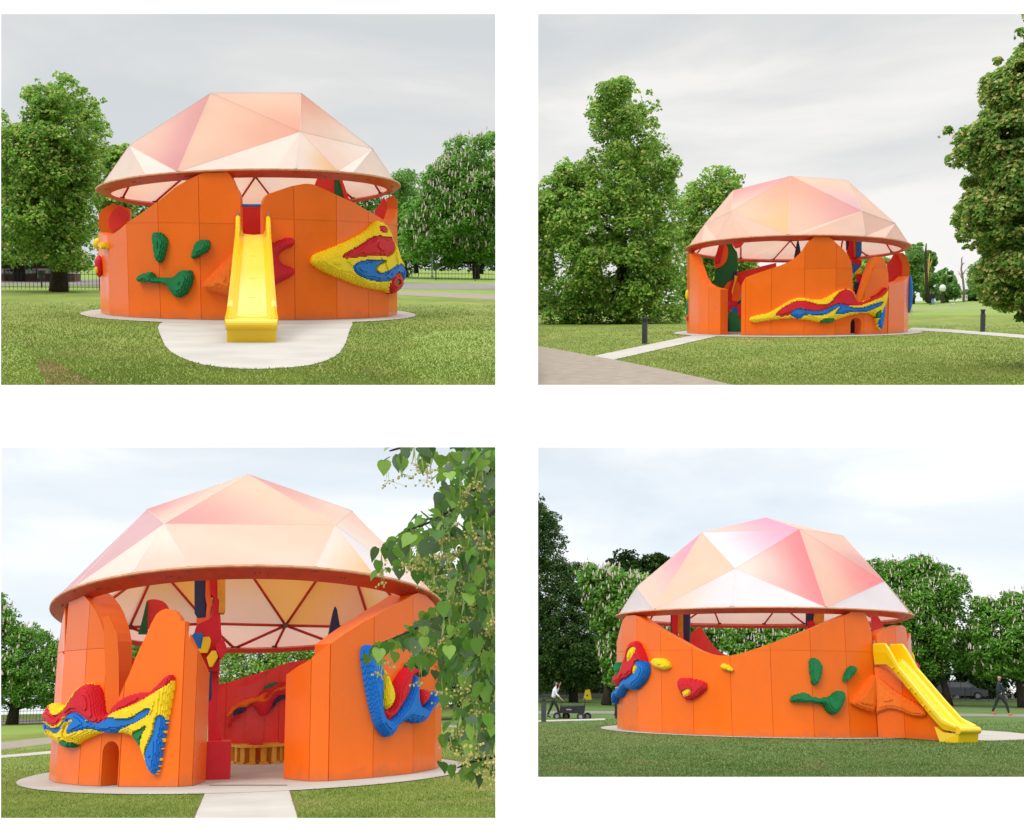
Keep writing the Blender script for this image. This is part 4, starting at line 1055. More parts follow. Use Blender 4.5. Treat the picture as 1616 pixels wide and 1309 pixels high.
    MB().tube([g, g + Vector((0, 0, .3))], .12, 8).build('base', M['grey'], lp)

def wall_h(V, p, row):
    """height of a horizontal joint seen at this row on plan point p"""
    for px in (0,):
        pass
    y = p.y; c = V.px((p.x, p.y, 1.6)); return V.aty(c[0], row, y).z
# ============================================================ upper right diorama: pavilion seen across the path
def panel2():
    V = V2; df = 1.6 * F / 63; xc, Rw = fit_circle(V, df, 1084, 1434.5, 460); d = df + Rw; R = Rw / .985
    lawn(V, 'lawn_a', 819, 1700, 640, 230, z=0)
    z7 = lambda p: Z(p, 840, 310); z8 = lambda p: Z(p, 1216, 310)
    zt = lambda p: [(1120 + x / 8.18, 370 + y / 8.18) for x, y in p]
    zr = lambda p: [(1320 + x / 8.18, 370 + y / 8.18) for x, y in p]
    sheet(V, 'lawn_far', gp(V, [(1440, 500), (1700, 500), (1700, 478), (1440, 478)]), .002, 'lawn_far')
    sheet(V, 'lawn_far', gp(V, [(819, 500), (1082, 500), (1082, 480), (819, 480)]), .002, 'lawn_far')
    sheet(V, 'path', gp(V, [(1430, 490.5), (1700, 490), (1700, 488.5), (1430, 489)]), .004, 'gravel')
    sheet(V, 'path', gp(V, [(819, 494), (960, 493), (960, 491.5), (819, 492)]), .004, 'gravel')
    gr = gp(V, [(819, 536), (849, 545), (936, 562), (969, 568), (1063, 587), (1160, 609), (1210, 640), (819, 640)])
    sheet(V, 'gravel_path', gr, .006, 'gravel')
    D = disc(xc, d, Rw * 1.12, wob=.01, seed=5, sy=(Rw + 1.5) / Rw / 1.12)
    sheet(V, 'plaza', D, .014, 'concrete')
    p1 = gp(V, z7([(387, 1020), (520, 1044), (1190, 888), (1400, 884), (1100, 868)])); sheet(V, 'concrete_path', p1, .010, 'concrete')
    p2 = gp(V, [(1440, 519), (1500, 522), (1616, 531), (1700, 537), (1700, 543), (1616, 536), (1500, 526.5), (1430, 523)]); sheet(V, 'concrete_path', p2, .010, 'concrete')
    ex = [D, p1, p2, gr]
    blades(V, (819, 1640, 500, 640), 60000, ex, 8, .045, .008, (.15, .205, .036), (.235, .28, .06))
    root = thing('pavilion', 'orange round play pavilion seen across the path, with long wave relief and arch', 'pavilion', V, (xc, d, 0), 'orange pavilions, one per picture window')
    cp = lambda xs: circle_plan(V, d, Rw, xs, 460, xc)
    c_ = cp([1103])[0]; e_ = V.ray(1137, 525)
    wl = Wall(V, root, cp([1084, 1088, 1103, 1118, 1137]), .4).build([(1083, 399), (1090, 401), (1094, 412), (1100, 428), (1105, 440), (1111, 448), (1120, 453), (1138, 457)])
    slab(V, root, 'wall_end', z7([(985, 375), (1005, 352), (1035, 358), (1048, 430), (1075, 500), (1095, 545), (1160, 572), (1200, 590), (1200, 630), (1090, 600), (1055, 540), (1025, 450), (1010, 380)]), d + .6, .3, 'orange')
    wm = Wall(V, root, cp([1170, 1176.5, 1217.5, 1269.5, 1319, 1364.5, 1401.5]), .42)
    s0 = wm.hit(1342, 520)[0]; s1 = wm.hit(1359.5, 520)[0]; zt_ = wm.hit(1350, 501.5)[1]
    wm.build([(1169, 451), (1172, 446), (1177, 438), (1190, 433), (1205, 428), (1217, 424), (1232, 419), (1246, 413), (1256, 406), (1265, 397), (1275, 383), (1284, 375), (1288, 371), (1303, 371), (1312, 377), (1322, 386), (1331, 394), (1338, 403), (1343, 413), (1345, 425), (1345.6, 455), (1348, 478), (1353, 481), (1357, 478),
               (1368, 448), (1379, 416), (1385, 406.7), (1391, 405), (1396.4, 411), (1400, 422), (1401.5, 431)], hz=wall_h(V, cp([1269])[0], 424.5), holes=[(s0, s1, zt_)])
    w2 = Wall(V, root, [v for v in cp([1403, 1427.5, 1434.5])], .42).build([(1403, 450.5), (1415, 447), (1427, 443), (1434.5, 436)])
    slab(V, root, 'wall_end', zr([(765, 240), (860, 240), (905, 290), (945, 400), (945, 530), (900, 580), (685, 665), (665, 640), (850, 560), (850, 370), (790, 262)]), d + .3, .3, 'orange')
    slab(V, root, 'wall_end_lining', zr([(650, 370), (700, 330), (735, 260), (800, 250), (850, 370), (850, 560), (680, 640), (664, 500)]), d + .7, .1, 'red_wall')
    slab(V, root, 'fin_edge', zr([(232, 905), (455, 345), (530, 288), (590, 290), (480, 400), (300, 905)]), d - Rw + .62, .2, 'orange')
    # the painted tower in the entrance gap
    tw = [('green', [(190, 85), (260, 75), (310, 180), (360, 240), (360, 480), (300, 560), (270, 640), (150, 860), (145, 690), (60, 640), (60, 440), (150, 300)]),
          ('orange', [(190, 105), (235, 170), (240, 260), (210, 370), (130, 430), (60, 445), (60, 385), (130, 365), (165, 200)]),
          ('red', [(130, 95), (195, 95), (130, 370), (60, 385), (70, 300)]),
          ('red_wall', [(265, 75), (455, 60), (440, 110), (400, 165), (330, 185), (295, 140)]),
          ('navy', [(305, 480), (355, 480), (350, 560), (320, 590), (275, 600)]),
          ('orange', [(160, 760), (185, 690), (230, 620), (290, 595), (205, 880), (180, 905), (160, 860)]),
          ('red', [(280, 590), (330, 580), (300, 700), (290, 870), (195, 878), (250, 700)]),
          ('orange', [(335, 605), (390, 630), (402, 840), (360, 862), (285, 862), (290, 780)]),
          ('yellow', [(320, 530), (355, 540), (340, 600), (315, 680), (290, 790), (280, 740), (320, 600)]),
          ('yellow', [(140, 850), (182, 905), (150, 1045), (140, 1045)]), ('blue', [(195, 875), (268, 875), (262, 930), (178, 958)]),
          ('red', [(262, 860), (362, 868), (358, 940), (290, 940), (282, 990), (215, 958)]), ('blue', [(290, 945), (358, 945), (375, 1030), (330, 1030), (272, 1000)]),
          ('red', [(183, 955), (262, 993), (202, 1085), (148, 1085)]), ('navy', [(362, 870), (402, 840), (402, 900), (366, 918)]), ('red', [(358, 915), (405, 890), (408, 1092), (368, 1092)]),
          ('green', [(140, 1092), (202, 1082), (262, 998), (372, 1026), (372, 1092), (412, 1092), (412, 1262), (140, 1262)]), ('navy', [(140, 1095), (250, 1095), (250, 1262), (140, 1262)])]
    for k, (m, p) in enumerate(tw): slab(V, root, 'tower_panel', zt(smoothpoly(p, 1) if m in ('orange', 'green') and k < 8 else p), d - .5 - .06 * k, .25, m)
    slab(V, root, 'inner_wall', [(1160, 432), (1166, 430), (1200, 421), (1225, 415), (1225, 445), (1160, 470)], d + 1.5, .3, 'red_wall')
    slab(V, root, 'inner_wall', [(1100, 446), (1110, 450), (1128, 452), (1128, 470), (1100, 470)], d + 1.5, .3, 'red_wall')
    slab(V, root, 'spike', [(1252, 412), (1257, 385), (1259.5, 376), (1262, 388), (1266, 412)], d + .5, .3, 'navy')
    tt = [('navy', [(122, 10), (168, 10), (165, 150), (130, 215)]), ('red', [(165, 10), (250, 10), (250, 130), (245, 230), (300, 300), (240, 330), (190, 330), (135, 230), (160, 140)]),
          ('orange', [(225, 10), (262, 10), (250, 130), (250, 290), (230, 300), (220, 160)]), ('blue', [(258, 10), (326, 10), (326, 250), (310, 290), (252, 285)]), ('red', [(190, 320), (320, 330), (330, 380), (305, 420), (200, 372)]),
          ('blue', [(200, 375), (302, 400), (300, 440), (250, 480), (205, 518)]), ('yellow', [(315, 420), (322, 500), (240, 530), (240, 490)]), ('red', [(255, 510), (320, 510), (358, 550), (332, 600), (310, 638), (262, 622)]),
          ('navy', [(228, 612), (316, 632), (320, 830), (228, 830)]), ('red', [(180, 700), (236, 700), (236, 1300), (180, 1300)]), ('navy', [(185, 1060), (300, 1060), (300, 1300), (185, 1300)])]
    for k, (m, p) in enumerate(tt): slab(V, root, 'totem_block', zr(p), d - 1.2 - .08 * k, .5, m)
    O = z8([(-65, 792), (-75, 785), (-60, 775), (0, 740), (80, 690), (150, 650), (210, 648), (290, 665), (350, 650), (410, 610), (460, 590), (500, 590), (530, 620), (540, 680), (600, 660), (680, 625), (720, 580), (733, 580), (735, 640), (720, 690), (715, 760), (705, 830), (690, 858), (672, 840), (665, 780), (630, 745), (540, 745), (420, 785), (330, 810), (250, 790), (200, 785), (100, 770), (0, 785)])
    O2 = z7([(1390, 785), (1400, 768), (1450, 755), (1500, 748), (1560, 720), (1616, 685), (1700, 660), (1700, 770), (1616, 780), (1540, 785), (1440, 803), (1400, 800)])
    relief(wm, 'wave_relief', 'long yellow, red, blue and green stepped foam wave', [('yellow', O), ('yellow', O2),
        ('red', z8([(30, 765), (50, 730), (110, 690), (180, 660), (240, 670), (300, 690), (360, 690), (400, 640), (440, 600), (480, 590), (520, 610), (540, 680), (600, 665), (640, 640), (680, 625), (725, 575), (733, 590), (700, 640), (640, 665), (560, 700), (480, 700), (400, 690), (330, 735), (240, 735), (160, 725), (120, 765)])),
        ('blue', z8([(122, 750), (150, 715), (200, 715), (280, 735), (350, 720), (390, 690), (430, 680), (480, 700), (540, 715), (620, 690), (690, 665), (700, 680), (660, 710), (580, 745), (510, 735), (440, 755), (400, 755), (395, 745), (430, 700), (400, 720), (350, 755), (290, 760), (220, 755), (195, 780), (150, 775)])),
        ('blue', z8([(700, 690), (718, 685), (715, 760), (700, 850), (678, 848), (668, 790)])),
        ('green', z8([(300, 795), (360, 770), (415, 785), (380, 808), (320, 808)])), ('green', z8([(645, 745), (685, 715), (680, 770), (665, 785)]))], .2, .4, cell=.036, step=.034, seed=4)
    bump(V, root, 'edge_relief', 1085.5, 466, d - .6, 4, 8.5, 'yellow', 'yellow relief on the far left edge'); bump(V, root, 'edge_relief', 1086.5, 489, d - .8, 4, 17, 'green', 'green relief on the far left edge'); bump(V, root, 'edge_relief', 1085.5, 502, d - .9, 3, 5, 'red')
    bump(V, root, 'edge_relief', 1435.5, 464, d - .4, 4.5, 28, 'blue', 'blue relief on the far right edge')
    cn = Canopy(V, root, d, xc, 371, 411, (1082, 395), (1438, 390)); r = lambda px: ('r', cn.rp(px))
    a, b, c, e = r(1130), r(1185), r(1243), r(1366)
    VV = {'A': (1248, 278, -.2), 'C': (1337, 285, -.05), 'Lf': (1157, 301, -.1), 'D': (1153.5, 334, -.6), 'E': (1360, 333, -.62), 'G': (1413, 353, -.12), 'K': (1112, 354, -.15)}
    cn.build(VV, [(['A', 'D', c], 'SPY'), (['A', c, 'E'], 'SPK'), (['A', 'E', 'C'], 'PLP'), (['C', 'E', 'G'], 'QQQ'), (['E', 'G', e], 'QQQ'), (['E', e, c], 'QGP'), (['D', c, b], 'QPP'), (['D', b, a], 'QPQ'),
                  (['Lf', 'A', 'D'], 'KKQ'), (['Lf', 'D', 'K'], 'QPQ'), (['K', 'D', a], 'QQQ'), (['K', a, ('r', -90)], 'QQQ'), (['G', ('r', 90), e], 'QGQ')], *lattice(cn, 'K', 'Lf', 'C', 'G', .8, 1.5, 6, 'A', 'QOY'))
    T = lambda *a, **k: tree(V, *a, **k)
    T('lime_tree', 'huge lime tree on the left with branches sweeping to the ground, beside the left bollard', [(822, 470), (822, 300), (849, 290), (865, 280), (880, 275), (878, 250), (890, 243), (925, 250), (940, 228), (922, 215), (925, 185), (928, 160), (938, 145), (950, 135), (965, 127), (985, 121), (995, 125), (1010, 132), (1030, 140), (1045, 160), (1045, 175), (1035, 185), (1050, 205), (1060, 235), (1075, 250), (1082, 270), (1070, 290), (1068, 310), (1080, 340), (1086, 380), (1085, 400), (1080, 430), (1085, 470), (1083, 500), (1050, 505), (1000, 508), (920, 512), (868, 508), (858, 490), (850, 478)], (985, 508), n=60000, leaf=.26, rmax=1.15, thick=4.5, sweep=True, seed=31, trunk_r=.45)
    T('lime_tree', 'rounded lime tree between the huge lime and the canopy', [(1060, 310), (1072, 300), (1085, 285), (1095, 280), (1110, 262), (1125, 262), (1135, 255), (1150, 262), (1160, 265), (1168, 268), (1177, 280), (1176, 300), (1190, 340), (1200, 420), (1200, 490), (1060, 490)], (1120, 494), n=22000, leaf=.3, rmax=1.2, sweep=True, seed=32, y=90)
    T('lime_tree', 'large near lime tree heavy with yellow blossom filling the right edge', [(1578, 12), (1590, 30), (1600, 40), (1590, 45), (1592, 62), (1608, 58), (1612, 70), (1600, 82), (1590, 95), (1562, 98), (1548, 104), (1553, 112), (1560, 120), (1540, 130), (1535, 145), (1536, 168), (1546, 175), (1545, 182), (1530, 190), (1515, 200), (1485, 205), (1480, 212), (1490, 222), (1495, 230), (1508, 226), (1500, 240), (1482, 245), (1486, 256), (1490, 262), (1488, 278), (1505, 275), (1515, 270), (1520, 278), (1510, 292), (1515, 312), (1510, 318), (1492, 328), (1508, 338), (1500, 350), (1508, 358), (1484, 370), (1490, 380), (1510, 382), (1508, 400), (1528, 400), (1545, 400), (1540, 420), (1535, 440), (1528, 460), (1535, 478), (1550, 486), (1570, 492), (1580, 505), (1595, 508), (1612, 514), (1690, 520), (1690, 10)], (1650, 560), n=85000, leaf=.12, rmax=.5, thick=1.8, seed=33, trunk_r=.3, y=26, density=1.0,
      pal=[((.16, .33, .055), .38), ((.24, .40, .065), .28), ((.09, .20, .035), .08), ((.62, .57, .19), .26)])
    for k, (ol, bx, s, lbl) in enumerate([
        ([(1425, 400), (1433, 388), (1440, 382), (1452, 386), (1458, 400), (1452, 470), (1420, 478)], 1440, .3, 'first tree of the avenue, directly behind the right wall'),
        ([(1452, 410), (1456, 396), (1463, 392), (1474, 396), (1479, 410), (1475, 420), (1480, 440), (1480, 476), (1450, 477)], 1466, .3, 'avenue tree behind the tall split trunk'),
        ([(1478, 440), (1482, 428), (1487, 416), (1498, 420), (1503, 432), (1508, 445), (1512, 460), (1512, 475), (1478, 477)], 1494, .35, 'round avenue tree behind the globe lamp'),
        ([(1513, 474), (1514, 459), (1528, 457), (1540, 455), (1546, 474)], 1530, .6, 'distant low trees closing the avenue by the pale house'),
        ([(1522, 410), (1530, 420), (1545, 405), (1560, 400), (1600, 400), (1600, 480), (1536, 478), (1524, 450)], 1560, .4, 'avenue tree just behind the blossoming lime on the right')]):
        T('avenue_tree', lbl, ol, (bx, 479), n=11000 if k != 3 else 4000, leaf=s * 1.4, pal=PAL_FAR, rmax=2.4 if k != 3 else 3, thick=5, seed=40 + k, y=178 + 10 * k if k != 3 else 226)
    for k, (x0, x1, tp) in enumerate(((1200, 1330, 415), (1330, 1430, 400), (819, 880, 478 - 20))):
        T('park_tree', ['tree glimpsed under the left half of the canopy', 'tree glimpsed under the right half of the canopy, behind the totem', 'small dark tree low at the far left edge'][k], [(x0, 488), (x0, tp + 8), ((x0 + x1) / 2, tp), (x1, tp + 8), (x1, 488)], ((x0 + x1) / 2, 490), n=9000, leaf=.4, pal=PAL_LIME if k < 2 else PAL_DARK, rmax=1.5, seed=50 + k, y=105)
    # storm-split trunks, globe lamp, stones
    zf = lambda x, y: (1440 + x / 9.18, 380 + y / 9.18)
    def trunk_thing(name, label, paths, base, mats):
        g = V.ground(*zf(*base)); g = Vector((V.aty(*zf(*base), 160).x, 160, 0)); rt = thing(name, label, 'tree stump' if 'stump' in name else 'dead tree', V, g)
        for (nm, m, pts, rr) in paths:
            MB().tube([V.aty(*zf(*p), g.y) for p in pts], [r_ / 9.18 / F * g.y for r_ in rr], 8).build(nm, M[m], rt, smooth=True)
        return rt
    trunk_thing('dead_tree', 'tall dark dead trunk split open with a bright yellow torn limb', [('trunk', 'bark', [(215, 890), (205, 600), (190, 350), (188, 200), (200, 40)], [30, 25, 20, 17, 7]), ('torn_limb', 'splitwood', [(230, 600), (228, 450), (238, 330), (248, 180)], [6, 13, 10, 3]), ('torn_limb', 'splitwood', [(236, 420), (262, 340), (290, 270)], [8, 7, 2]), ('torn_strip', 'splitwood', [(178, 640), (176, 500), (184, 80)], [5, 5, 4])], (215, 893), None)
    trunk_thing('dead_tree', 'slender crooked dead tree with broken upright branches', [('trunk', 'bark2', [(740, 890), (745, 700), (730, 560), (720, 480), (705, 420), (715, 340), (712, 260), (728, 232)], [16, 15, 14, 14, 11, 9, 8, 3]), ('branch', 'bark2', [(722, 350), (740, 330), (760, 318)], [7, 5, 3]), ('branch', 'bark2', [(725, 500), (765, 430), (800, 400)], [8, 5, 2]), ('branch', 'bark2', [(722, 560), (690, 500), (650, 478)], [6, 4, 2]), ('branch', 'bark2', [(712, 500), (680, 470), (660, 440)], [5, 4, 2])], (740, 893), None)
    g = Vector((V.aty(*zf(437, 908), 158).x, 158, 0)); S_ = lambda x, y: V.aty(*zf(x, y), g.y)
    lp = thing('lamp_post', 'old park lamp with a white glass globe between the two dead trees', 'lamp post', V, g)
    MB().tube([S_(437, 908), S_(440, 800), S_(440, 720)], [.28, .2, .16], 8).build('pole', M['bark'], lp); MB().sphere(S_(437, 690), .42, (1, 1, 1.15)).build('globe', M['lampglobe'], lp); MB().tube([S_(437, 665), S_(437, 650)], [.2, .05], 8).build('cap', M['grey'], lp)
    rd = random.Random(4)
    for k, (x, y, w) in enumerate(((100, 905, 14), (365, 897, 24), (532, 893, 20), (590, 897, 34), (660, 897, 16), (720, 898, 18), (765, 902, 18), (465, 905, 12))):
        gg = Vector((V.aty(*zf(x, y), 157).x, 157, 0)); ww = w / 9.18 / F * gg.y
        st = thing('boulder', ['small pale boulder far left on the mound before the avenue', 'flat pale boulder between split trunk and globe lamp', 'pale boulder right of the globe lamp', 'largest flat pale boulder in the middle of the row', 'narrow pale boulder right of the largest one', 'pale boulder at the left foot of the crooked dead tree', 'pale boulder at the right foot of the crooked dead tree', 'tiny boulder touching the globe lamp foot'][k], 'boulder', V, gg, 'boulders lying before the avenue')
        mb = MB(); mb.sphere(gg + Vector((0, 0, ww * .25)), ww, (1, .7, .45), 8, 5)
        mb.v = [v + Vector((rd.uniform(-1, 1), rd.uniform(-1, 1), rd.uniform(-.6, .6))) * ww * .12 for v in mb.v]; mb.build('stone', M['stone'], st)
    g = V.ground(1523, 476.5); g.y = 215; hs = thing('house', 'distant pale stone house closing the avenue', 'house', V, (V.aty(1521, 470, 215).x, 215, 0))
    A = lambda px, py: V.aty(px, py, 215)
    MB().prism([A(1514, 465.5), A(1527, 465.5), A(1527, 474), A(1514, 474)], Vector((0, 6, 0))).build('wall', M['white'], hs)
    MB().prism([A(1513.5, 465.6), A(1527.5, 465.6), A(1525.5, 463), A(1515.5, 463)], Vector((0, 6.2, 0)) ).build('roof', M['brown'], hs)
    for x in (1516, 1519, 1522, 1525):
        MB().prism([A(x, 467), A(x + 1, 467), A(x + 1, 470), A(x, 470)], Vector((0, -.1, 0))).build('window', M['glass'], hs)
    for k, (x, y) in enumerate(((1467.8, 477.3), (1472.4, 477.5))):
        g = Vector((V.aty(x, y, 156).x, 156, 0)); rt = thing('person', ['standing person in dark clothes beside the split dead trunk', 'standing person in blue trousers, right of the one at the split trunk'][k], 'person', V, g)
        P = lambda a, c: g + Vector((a, 0, c))
        skinfig('torso', [P(0, .9), P(0, 1.2), P(0, 1.42), P(0, 1.5)], [(0, 1), (1, 2), (2, 3)], [.16, .15, .17, .06], M['cloth_black'], rt)
        for s_ in (-1, 1):
            skinfig('leg', [P(s_ * .08, .9), P(s_ * .1, .5), P(s_ * .1, .04)], [(0, 1), (1, 2)], [.1, .07, .06], M['blue' if k else 'cloth_black'], rt)
            skinfig('arm', [P(s_ * .19, 1.4), P(s_ * .25, 1.15), P(s_ * .22, .85)], [(0, 1), (1, 2)], [.055, .05, .035], M['cloth_black'], rt)
        skinfig('head', [P(0, 1.5), P(0.02, 1.63), P(0, 1.7)], [(0, 1), (1, 2)], [.05, .09, .08], M['skin'], rt)
    bollard(V, 'dark bollard light beside the concrete path on the left, before the huge lime', (1017.5, 542), 501, 'bollard lights by the concrete paths', .085)
    bollard(V, 'dark bollard light on the right, under the blossoming lime', (1550.5, 526), 488.5, 'bollard lights by the concrete paths', .085)
# ============================================================ lower left diorama: pavilion entrance
def panel3():
    V = V3; df = 1.6 * F / 134; xc, Rw = fit_circle(V, df, 84.5, 696.5, 1120); d = df + Rw; R = Rw / .975
    za = lambda p: Z(p, 0, 700); zb = lambda p: Z(p, 0, 1000); zc = lambda p: Z(p, 390, 700); zd = lambda p: Z(p, 390, 1000)
    zw = lambda p: [(70 + x / 6.545, 1040 + y / 6.545) for x, y in p]
    zr = lambda p: [(540 + x / 5.236, 980 + y / 5.236) for x, y in p]
    zt = lambda p: [(300 + x / 7.272, 880 + y / 7.272) for x, y in p]
    zi = lambda p: [(320 + x / 7.273, 1040 + y / 7.273) for x, y in p]
    lawn(V, 'lawn_a', -34, 812, 1330, 120)
    D = disc(xc, d, Rw * 1.14, wob=.01, seed=7, sy=(Rw + 1.45) / Rw / 1.14); sheet(V, 'plaza', D, .014, 'concrete')
    walk = gp(V, [(330, 1238), (453, 1238), (481, 1330), (291, 1330)]); sheet(V, 'concrete_path', walk, .010, 'concrete')
    sheet(V, 'expansion_joint', gp(V, [(330, 1240.6), (453, 1240.6), (453.3, 1241.4), (329.8, 1241.4)]), .018, 'rubber')
    for q, nm in (([(328.2, 1240), (330, 1240), (291, 1330), (287, 1330)], 0), ([(453.3, 1240), (455.2, 1240), (485, 1330), (481.4, 1330)], 1)): sheet(V, 'soil_edge', gp(V, q), .006, 'soil')
    sheet(V, 'path', gp(V, [(-34, 1173), (84, 1161), (92, 1171), (-34, 1187)]), .006, 'gravel'); p2 = gp(V, [(-34, 1196), (110, 1182), (110, 1187), (-34, 1200)]); sheet(V, 'concrete_path', p2, .008, 'concrete')
    sheet(V, 'lawn_far', gp(V, [(-34, 1160), (95, 1152), (95, 1139), (-34, 1139)]), .002, 'lawn_far'); sheet(V, 'road', gp(V, [(-34, 1138), (95, 1138), (95, 1131), (-34, 1131)]), .003, 'road')
    sheet(V, 'lawn_far', gp(V, [(690, 1150), (812, 1155), (812, 1135), (690, 1135)]), .002, 'lawn_b'); sheet(V, 'path', gp(V, [(690, 1151), (812, 1155), (812, 1152), (690, 1148)]), .006, 'gravel')
    for P in (zb([(310, 995), (470, 905), (690, 935), (560, 1010)]), zb([(780, 1050), (870, 940), (1100, 985), (1060, 1055)]), zb([(0, 890), (100, 850), (250, 895), (80, 915)])):
        pass
    ex = [D, walk, p2]
    blades(V, (-34, 812, 1180, 1330), 60000, ex, 9, .045, .006, (.145, .205, .035), (.225, .275, .06))
    root = thing('pavilion', 'orange round play pavilion seen from its open entrance, with benches inside', 'pavilion', V, (xc, d, 0), 'orange pavilions, one per picture window')
    cp = lambda xs: circle_plan(V, d, Rw, xs, 1120, xc)
    def at_depth(px, y): r = V.ray(px, 1110); return Vector((r.x / r.y * y, y))
    c286 = cp([286])[0]; c521 = cp([521])[0]
    wl = Wall(V, root, cp([84.5, 95.5, 131, 163, 194, 286]), .6); wl.tf = {4: .14}
    s0, s1 = wl.hit(160.5, 1210)[0], wl.hit(187, 1210)[0]; zt_ = wl.hit(173, 1170)[1]
    wl.build([(84, 1037), (86, 1028), (91, 1010), (97, 985), (103, 958), (110, 936), (121, 933), (132, 940), (143, 952), (152, 966), (159, 982), (164, 998), (167, 1012), (167.6, 1110), (171, 1124), (178, 1130), (184, 1116), (187.6, 1102), (204.5, 1063), (213, 1040), (226, 1012), (233, 998), (238, 985), (247, 969), (255, 963), (262, 961), (270, 962), (277, 966), (283, 974), (286, 981)],
             hz=wall_h(V, cp([131])[0], 1025), holes=[(s0, s1, zt_)], hzn=3)
    wl2 = Wall(V, root, [c286 + Vector((.02, 0)), at_depth(309, c286.y + .1), at_depth(329, c286.y + 1.0)], .3).build([(286, 981), (296, 1000), (309, 1024), (329, 1061)])
    slab(V, root, 'wall_reveal', [(163, 975), (172, 972), (178, 985), (185, 1000), (187.5, 1040), (187.5, 1104), (178, 1130), (168, 1124), (164, 1000)], c286.y + .75, .1, 'orange')
    slab(V, root, 'wall_reveal', zt([(0, 870), (15, 890), (215, 1309), (180, 1309), (0, 930)]), c286.y + 1.1, .1, 'orange')
    wr0 = Wall(V, root, [at_depth(450.5, c521.y + 1.0), at_depth(490, c521.y + .12), c521 - Vector((.02, 0))], .3).build([(450, 1065), (470, 1052), (490, 1041), (505, 1028), (521.5, 1015.5)])
    wr = Wall(V, root, [c521] + cp([589.5, 652, 686, 696.5]), .6).build([(521, 1015.5), (535, 1007), (548, 998), (575, 981), (605, 964), (640, 946), (652, 939), (660, 936), (672, 940), (686, 955), (696.5, 975)])
    # inner red walls, far side
    yb = d + Rw * .93
    for pts, yy in (([(344, 1079.5), (356, 1078.5), (385, 1069.5), (434, 1054), (455, 1046), (480, 1042)], yb + .5), ([(343, 1089), (350, 1085.5), (356, 1083.5), (389, 1083), (397, 1080), (416, 1069.5), (441, 1050), (452, 1047.8), (470, 1046.8), (520, 1044)], yb)):
        pl = [at_depth(x, yy) for x in (340, 356.7, 387.4, 418, 440.5, 480, 520)]
        wb = Wall(V, root, pl, .15, 'red_wall').build([(340, pts[0][1] + 2)] + pts)
    relief(wb, 'inner_wave_relief', 'orange, red, navy and green wave on the inner red wall', [('red', zi([(285, 740), (330, 690), (400, 650), (480, 600), (540, 540), (620, 450), (680, 360), (740, 300), (820, 270), (900, 268), (960, 265), (1020, 268), (1020, 430), (900, 420), (814, 480), (780, 580), (740, 640), (680, 660), (630, 630), (600, 560), (560, 530), (500, 600), (420, 680), (350, 710), (300, 810)])),
        ('orange_rel', zi([(270, 650), (310, 590), (370, 530), (450, 480), (550, 455), (640, 440), (720, 370), (740, 385), (705, 440), (715, 465), (760, 430), (820, 340), (900, 320), (950, 305), (1020, 300), (1020, 345), (900, 350), (814, 380), (760, 470), (700, 500), (600, 490), (530, 530), (500, 555), (430, 555), (370, 590), (330, 640), (290, 662)])),
        ('navy', zi([(340, 630), (380, 575), (440, 555), (510, 560), (480, 590), (420, 625), (370, 648)])), ('navy', zi([(740, 635), (790, 560), (820, 460), (880, 415), (950, 420), (1020, 425), (1020, 460), (920, 455), (860, 490), (800, 570)])), ('green', zi([(680, 355), (740, 295), (820, 270), (880, 268), (820, 310), (750, 345)]))], .14, .25, cell=.026, step=.026, seed=8)
    slab(V, root, 'inner_fin', smoothpoly(za([(930, 1215), (930, 1010), (950, 995), (995, 993), (1050, 1010), (1080, 1055), (1080, 1215)]), 1), d + .5, .3, 'red_wall')
    slab(V, root, 'inner_fin', za([(880, 1215), (905, 1130), (935, 1005), (940, 1005), (935, 1215)]), d + .4, .3, 'green')
    slab(V, root, 'inner_fin', zw([(765, 420), (765, 130), (880, 20), (935, -20), (935, 20)]) , d + 1, .3, 'red_wall')
    slab(V, root, 'inner_rail', zw([(765, 85), (875, 15), (875, 35), (765, 108)]), d + .9, .1, 'white')
    slab(V, root, 'spike', [(518, 1006), (524, 975), (527, 962), (529, 957), (532, 962), (536, 985), (539, 1006)], d + .8, .3, 'navy')
    # totem of stacked blocks
    TT = [('navy', [(50, 60), (205, 60), (205, 270), (180, 330), (180, 690), (90, 710), (50, 640)]), ('orange', [(180, 240), (225, 220), (235, 430), (250, 540), (230, 640), (240, 770), (80, 775), (70, 700), (180, 690), (190, 540), (175, 450)]),
          ('red', [(200, 60), (315, 60), (320, 460), (335, 500), (335, 560), (320, 660), (240, 700), (250, 560), (285, 500), (260, 440), (235, 430), (225, 215), (203, 235)]), ('bench', [(310, 60), (370, 60), (398, 210), (398, 600), (380, 635), (325, 635), (335, 500), (315, 460)]),
          ('red', [(80, 770), (240, 700), (340, 640), (350, 830), (360, 900), (345, 960), (330, 1309), (100, 1309), (60, 900), (50, 870), (60, 820)]), ('blue', [(5, 910), (50, 865), (140, 870), (150, 920), (125, 1045), (75, 1045), (20, 950)]),
          ('yellow', [(150, 915), (220, 910), (240, 950), (225, 1030), (195, 1095), (95, 1095), (80, 1050), (125, 1045)]), ('red', [(290, 1000), (380, 925), (430, 1060), (345, 1180), (300, 1060)]), ('yellow', [(190, 1150), (250, 1070), (295, 1070), (320, 1140), (250, 1255), (220, 1255)])]
    for k, (m, p) in enumerate(TT): slab(V, root, 'totem_block', zt(p), d - 1.5 - .07 * k, .6 if k < 5 else .35, m)
    slab(V, root, 'totem_column', zi([(60, -60), (180, -60), (180, 290), (165, 500), (175, 720), (190, 730), (232, 975), (60, 975)]), d - 1.6, .5, 'red')
    slab(V, root, 'totem_block', zi([(60, 150), (100, 120), (100, 450), (75, 490), (60, 490)]), d - 2.1, .3, 'navy')
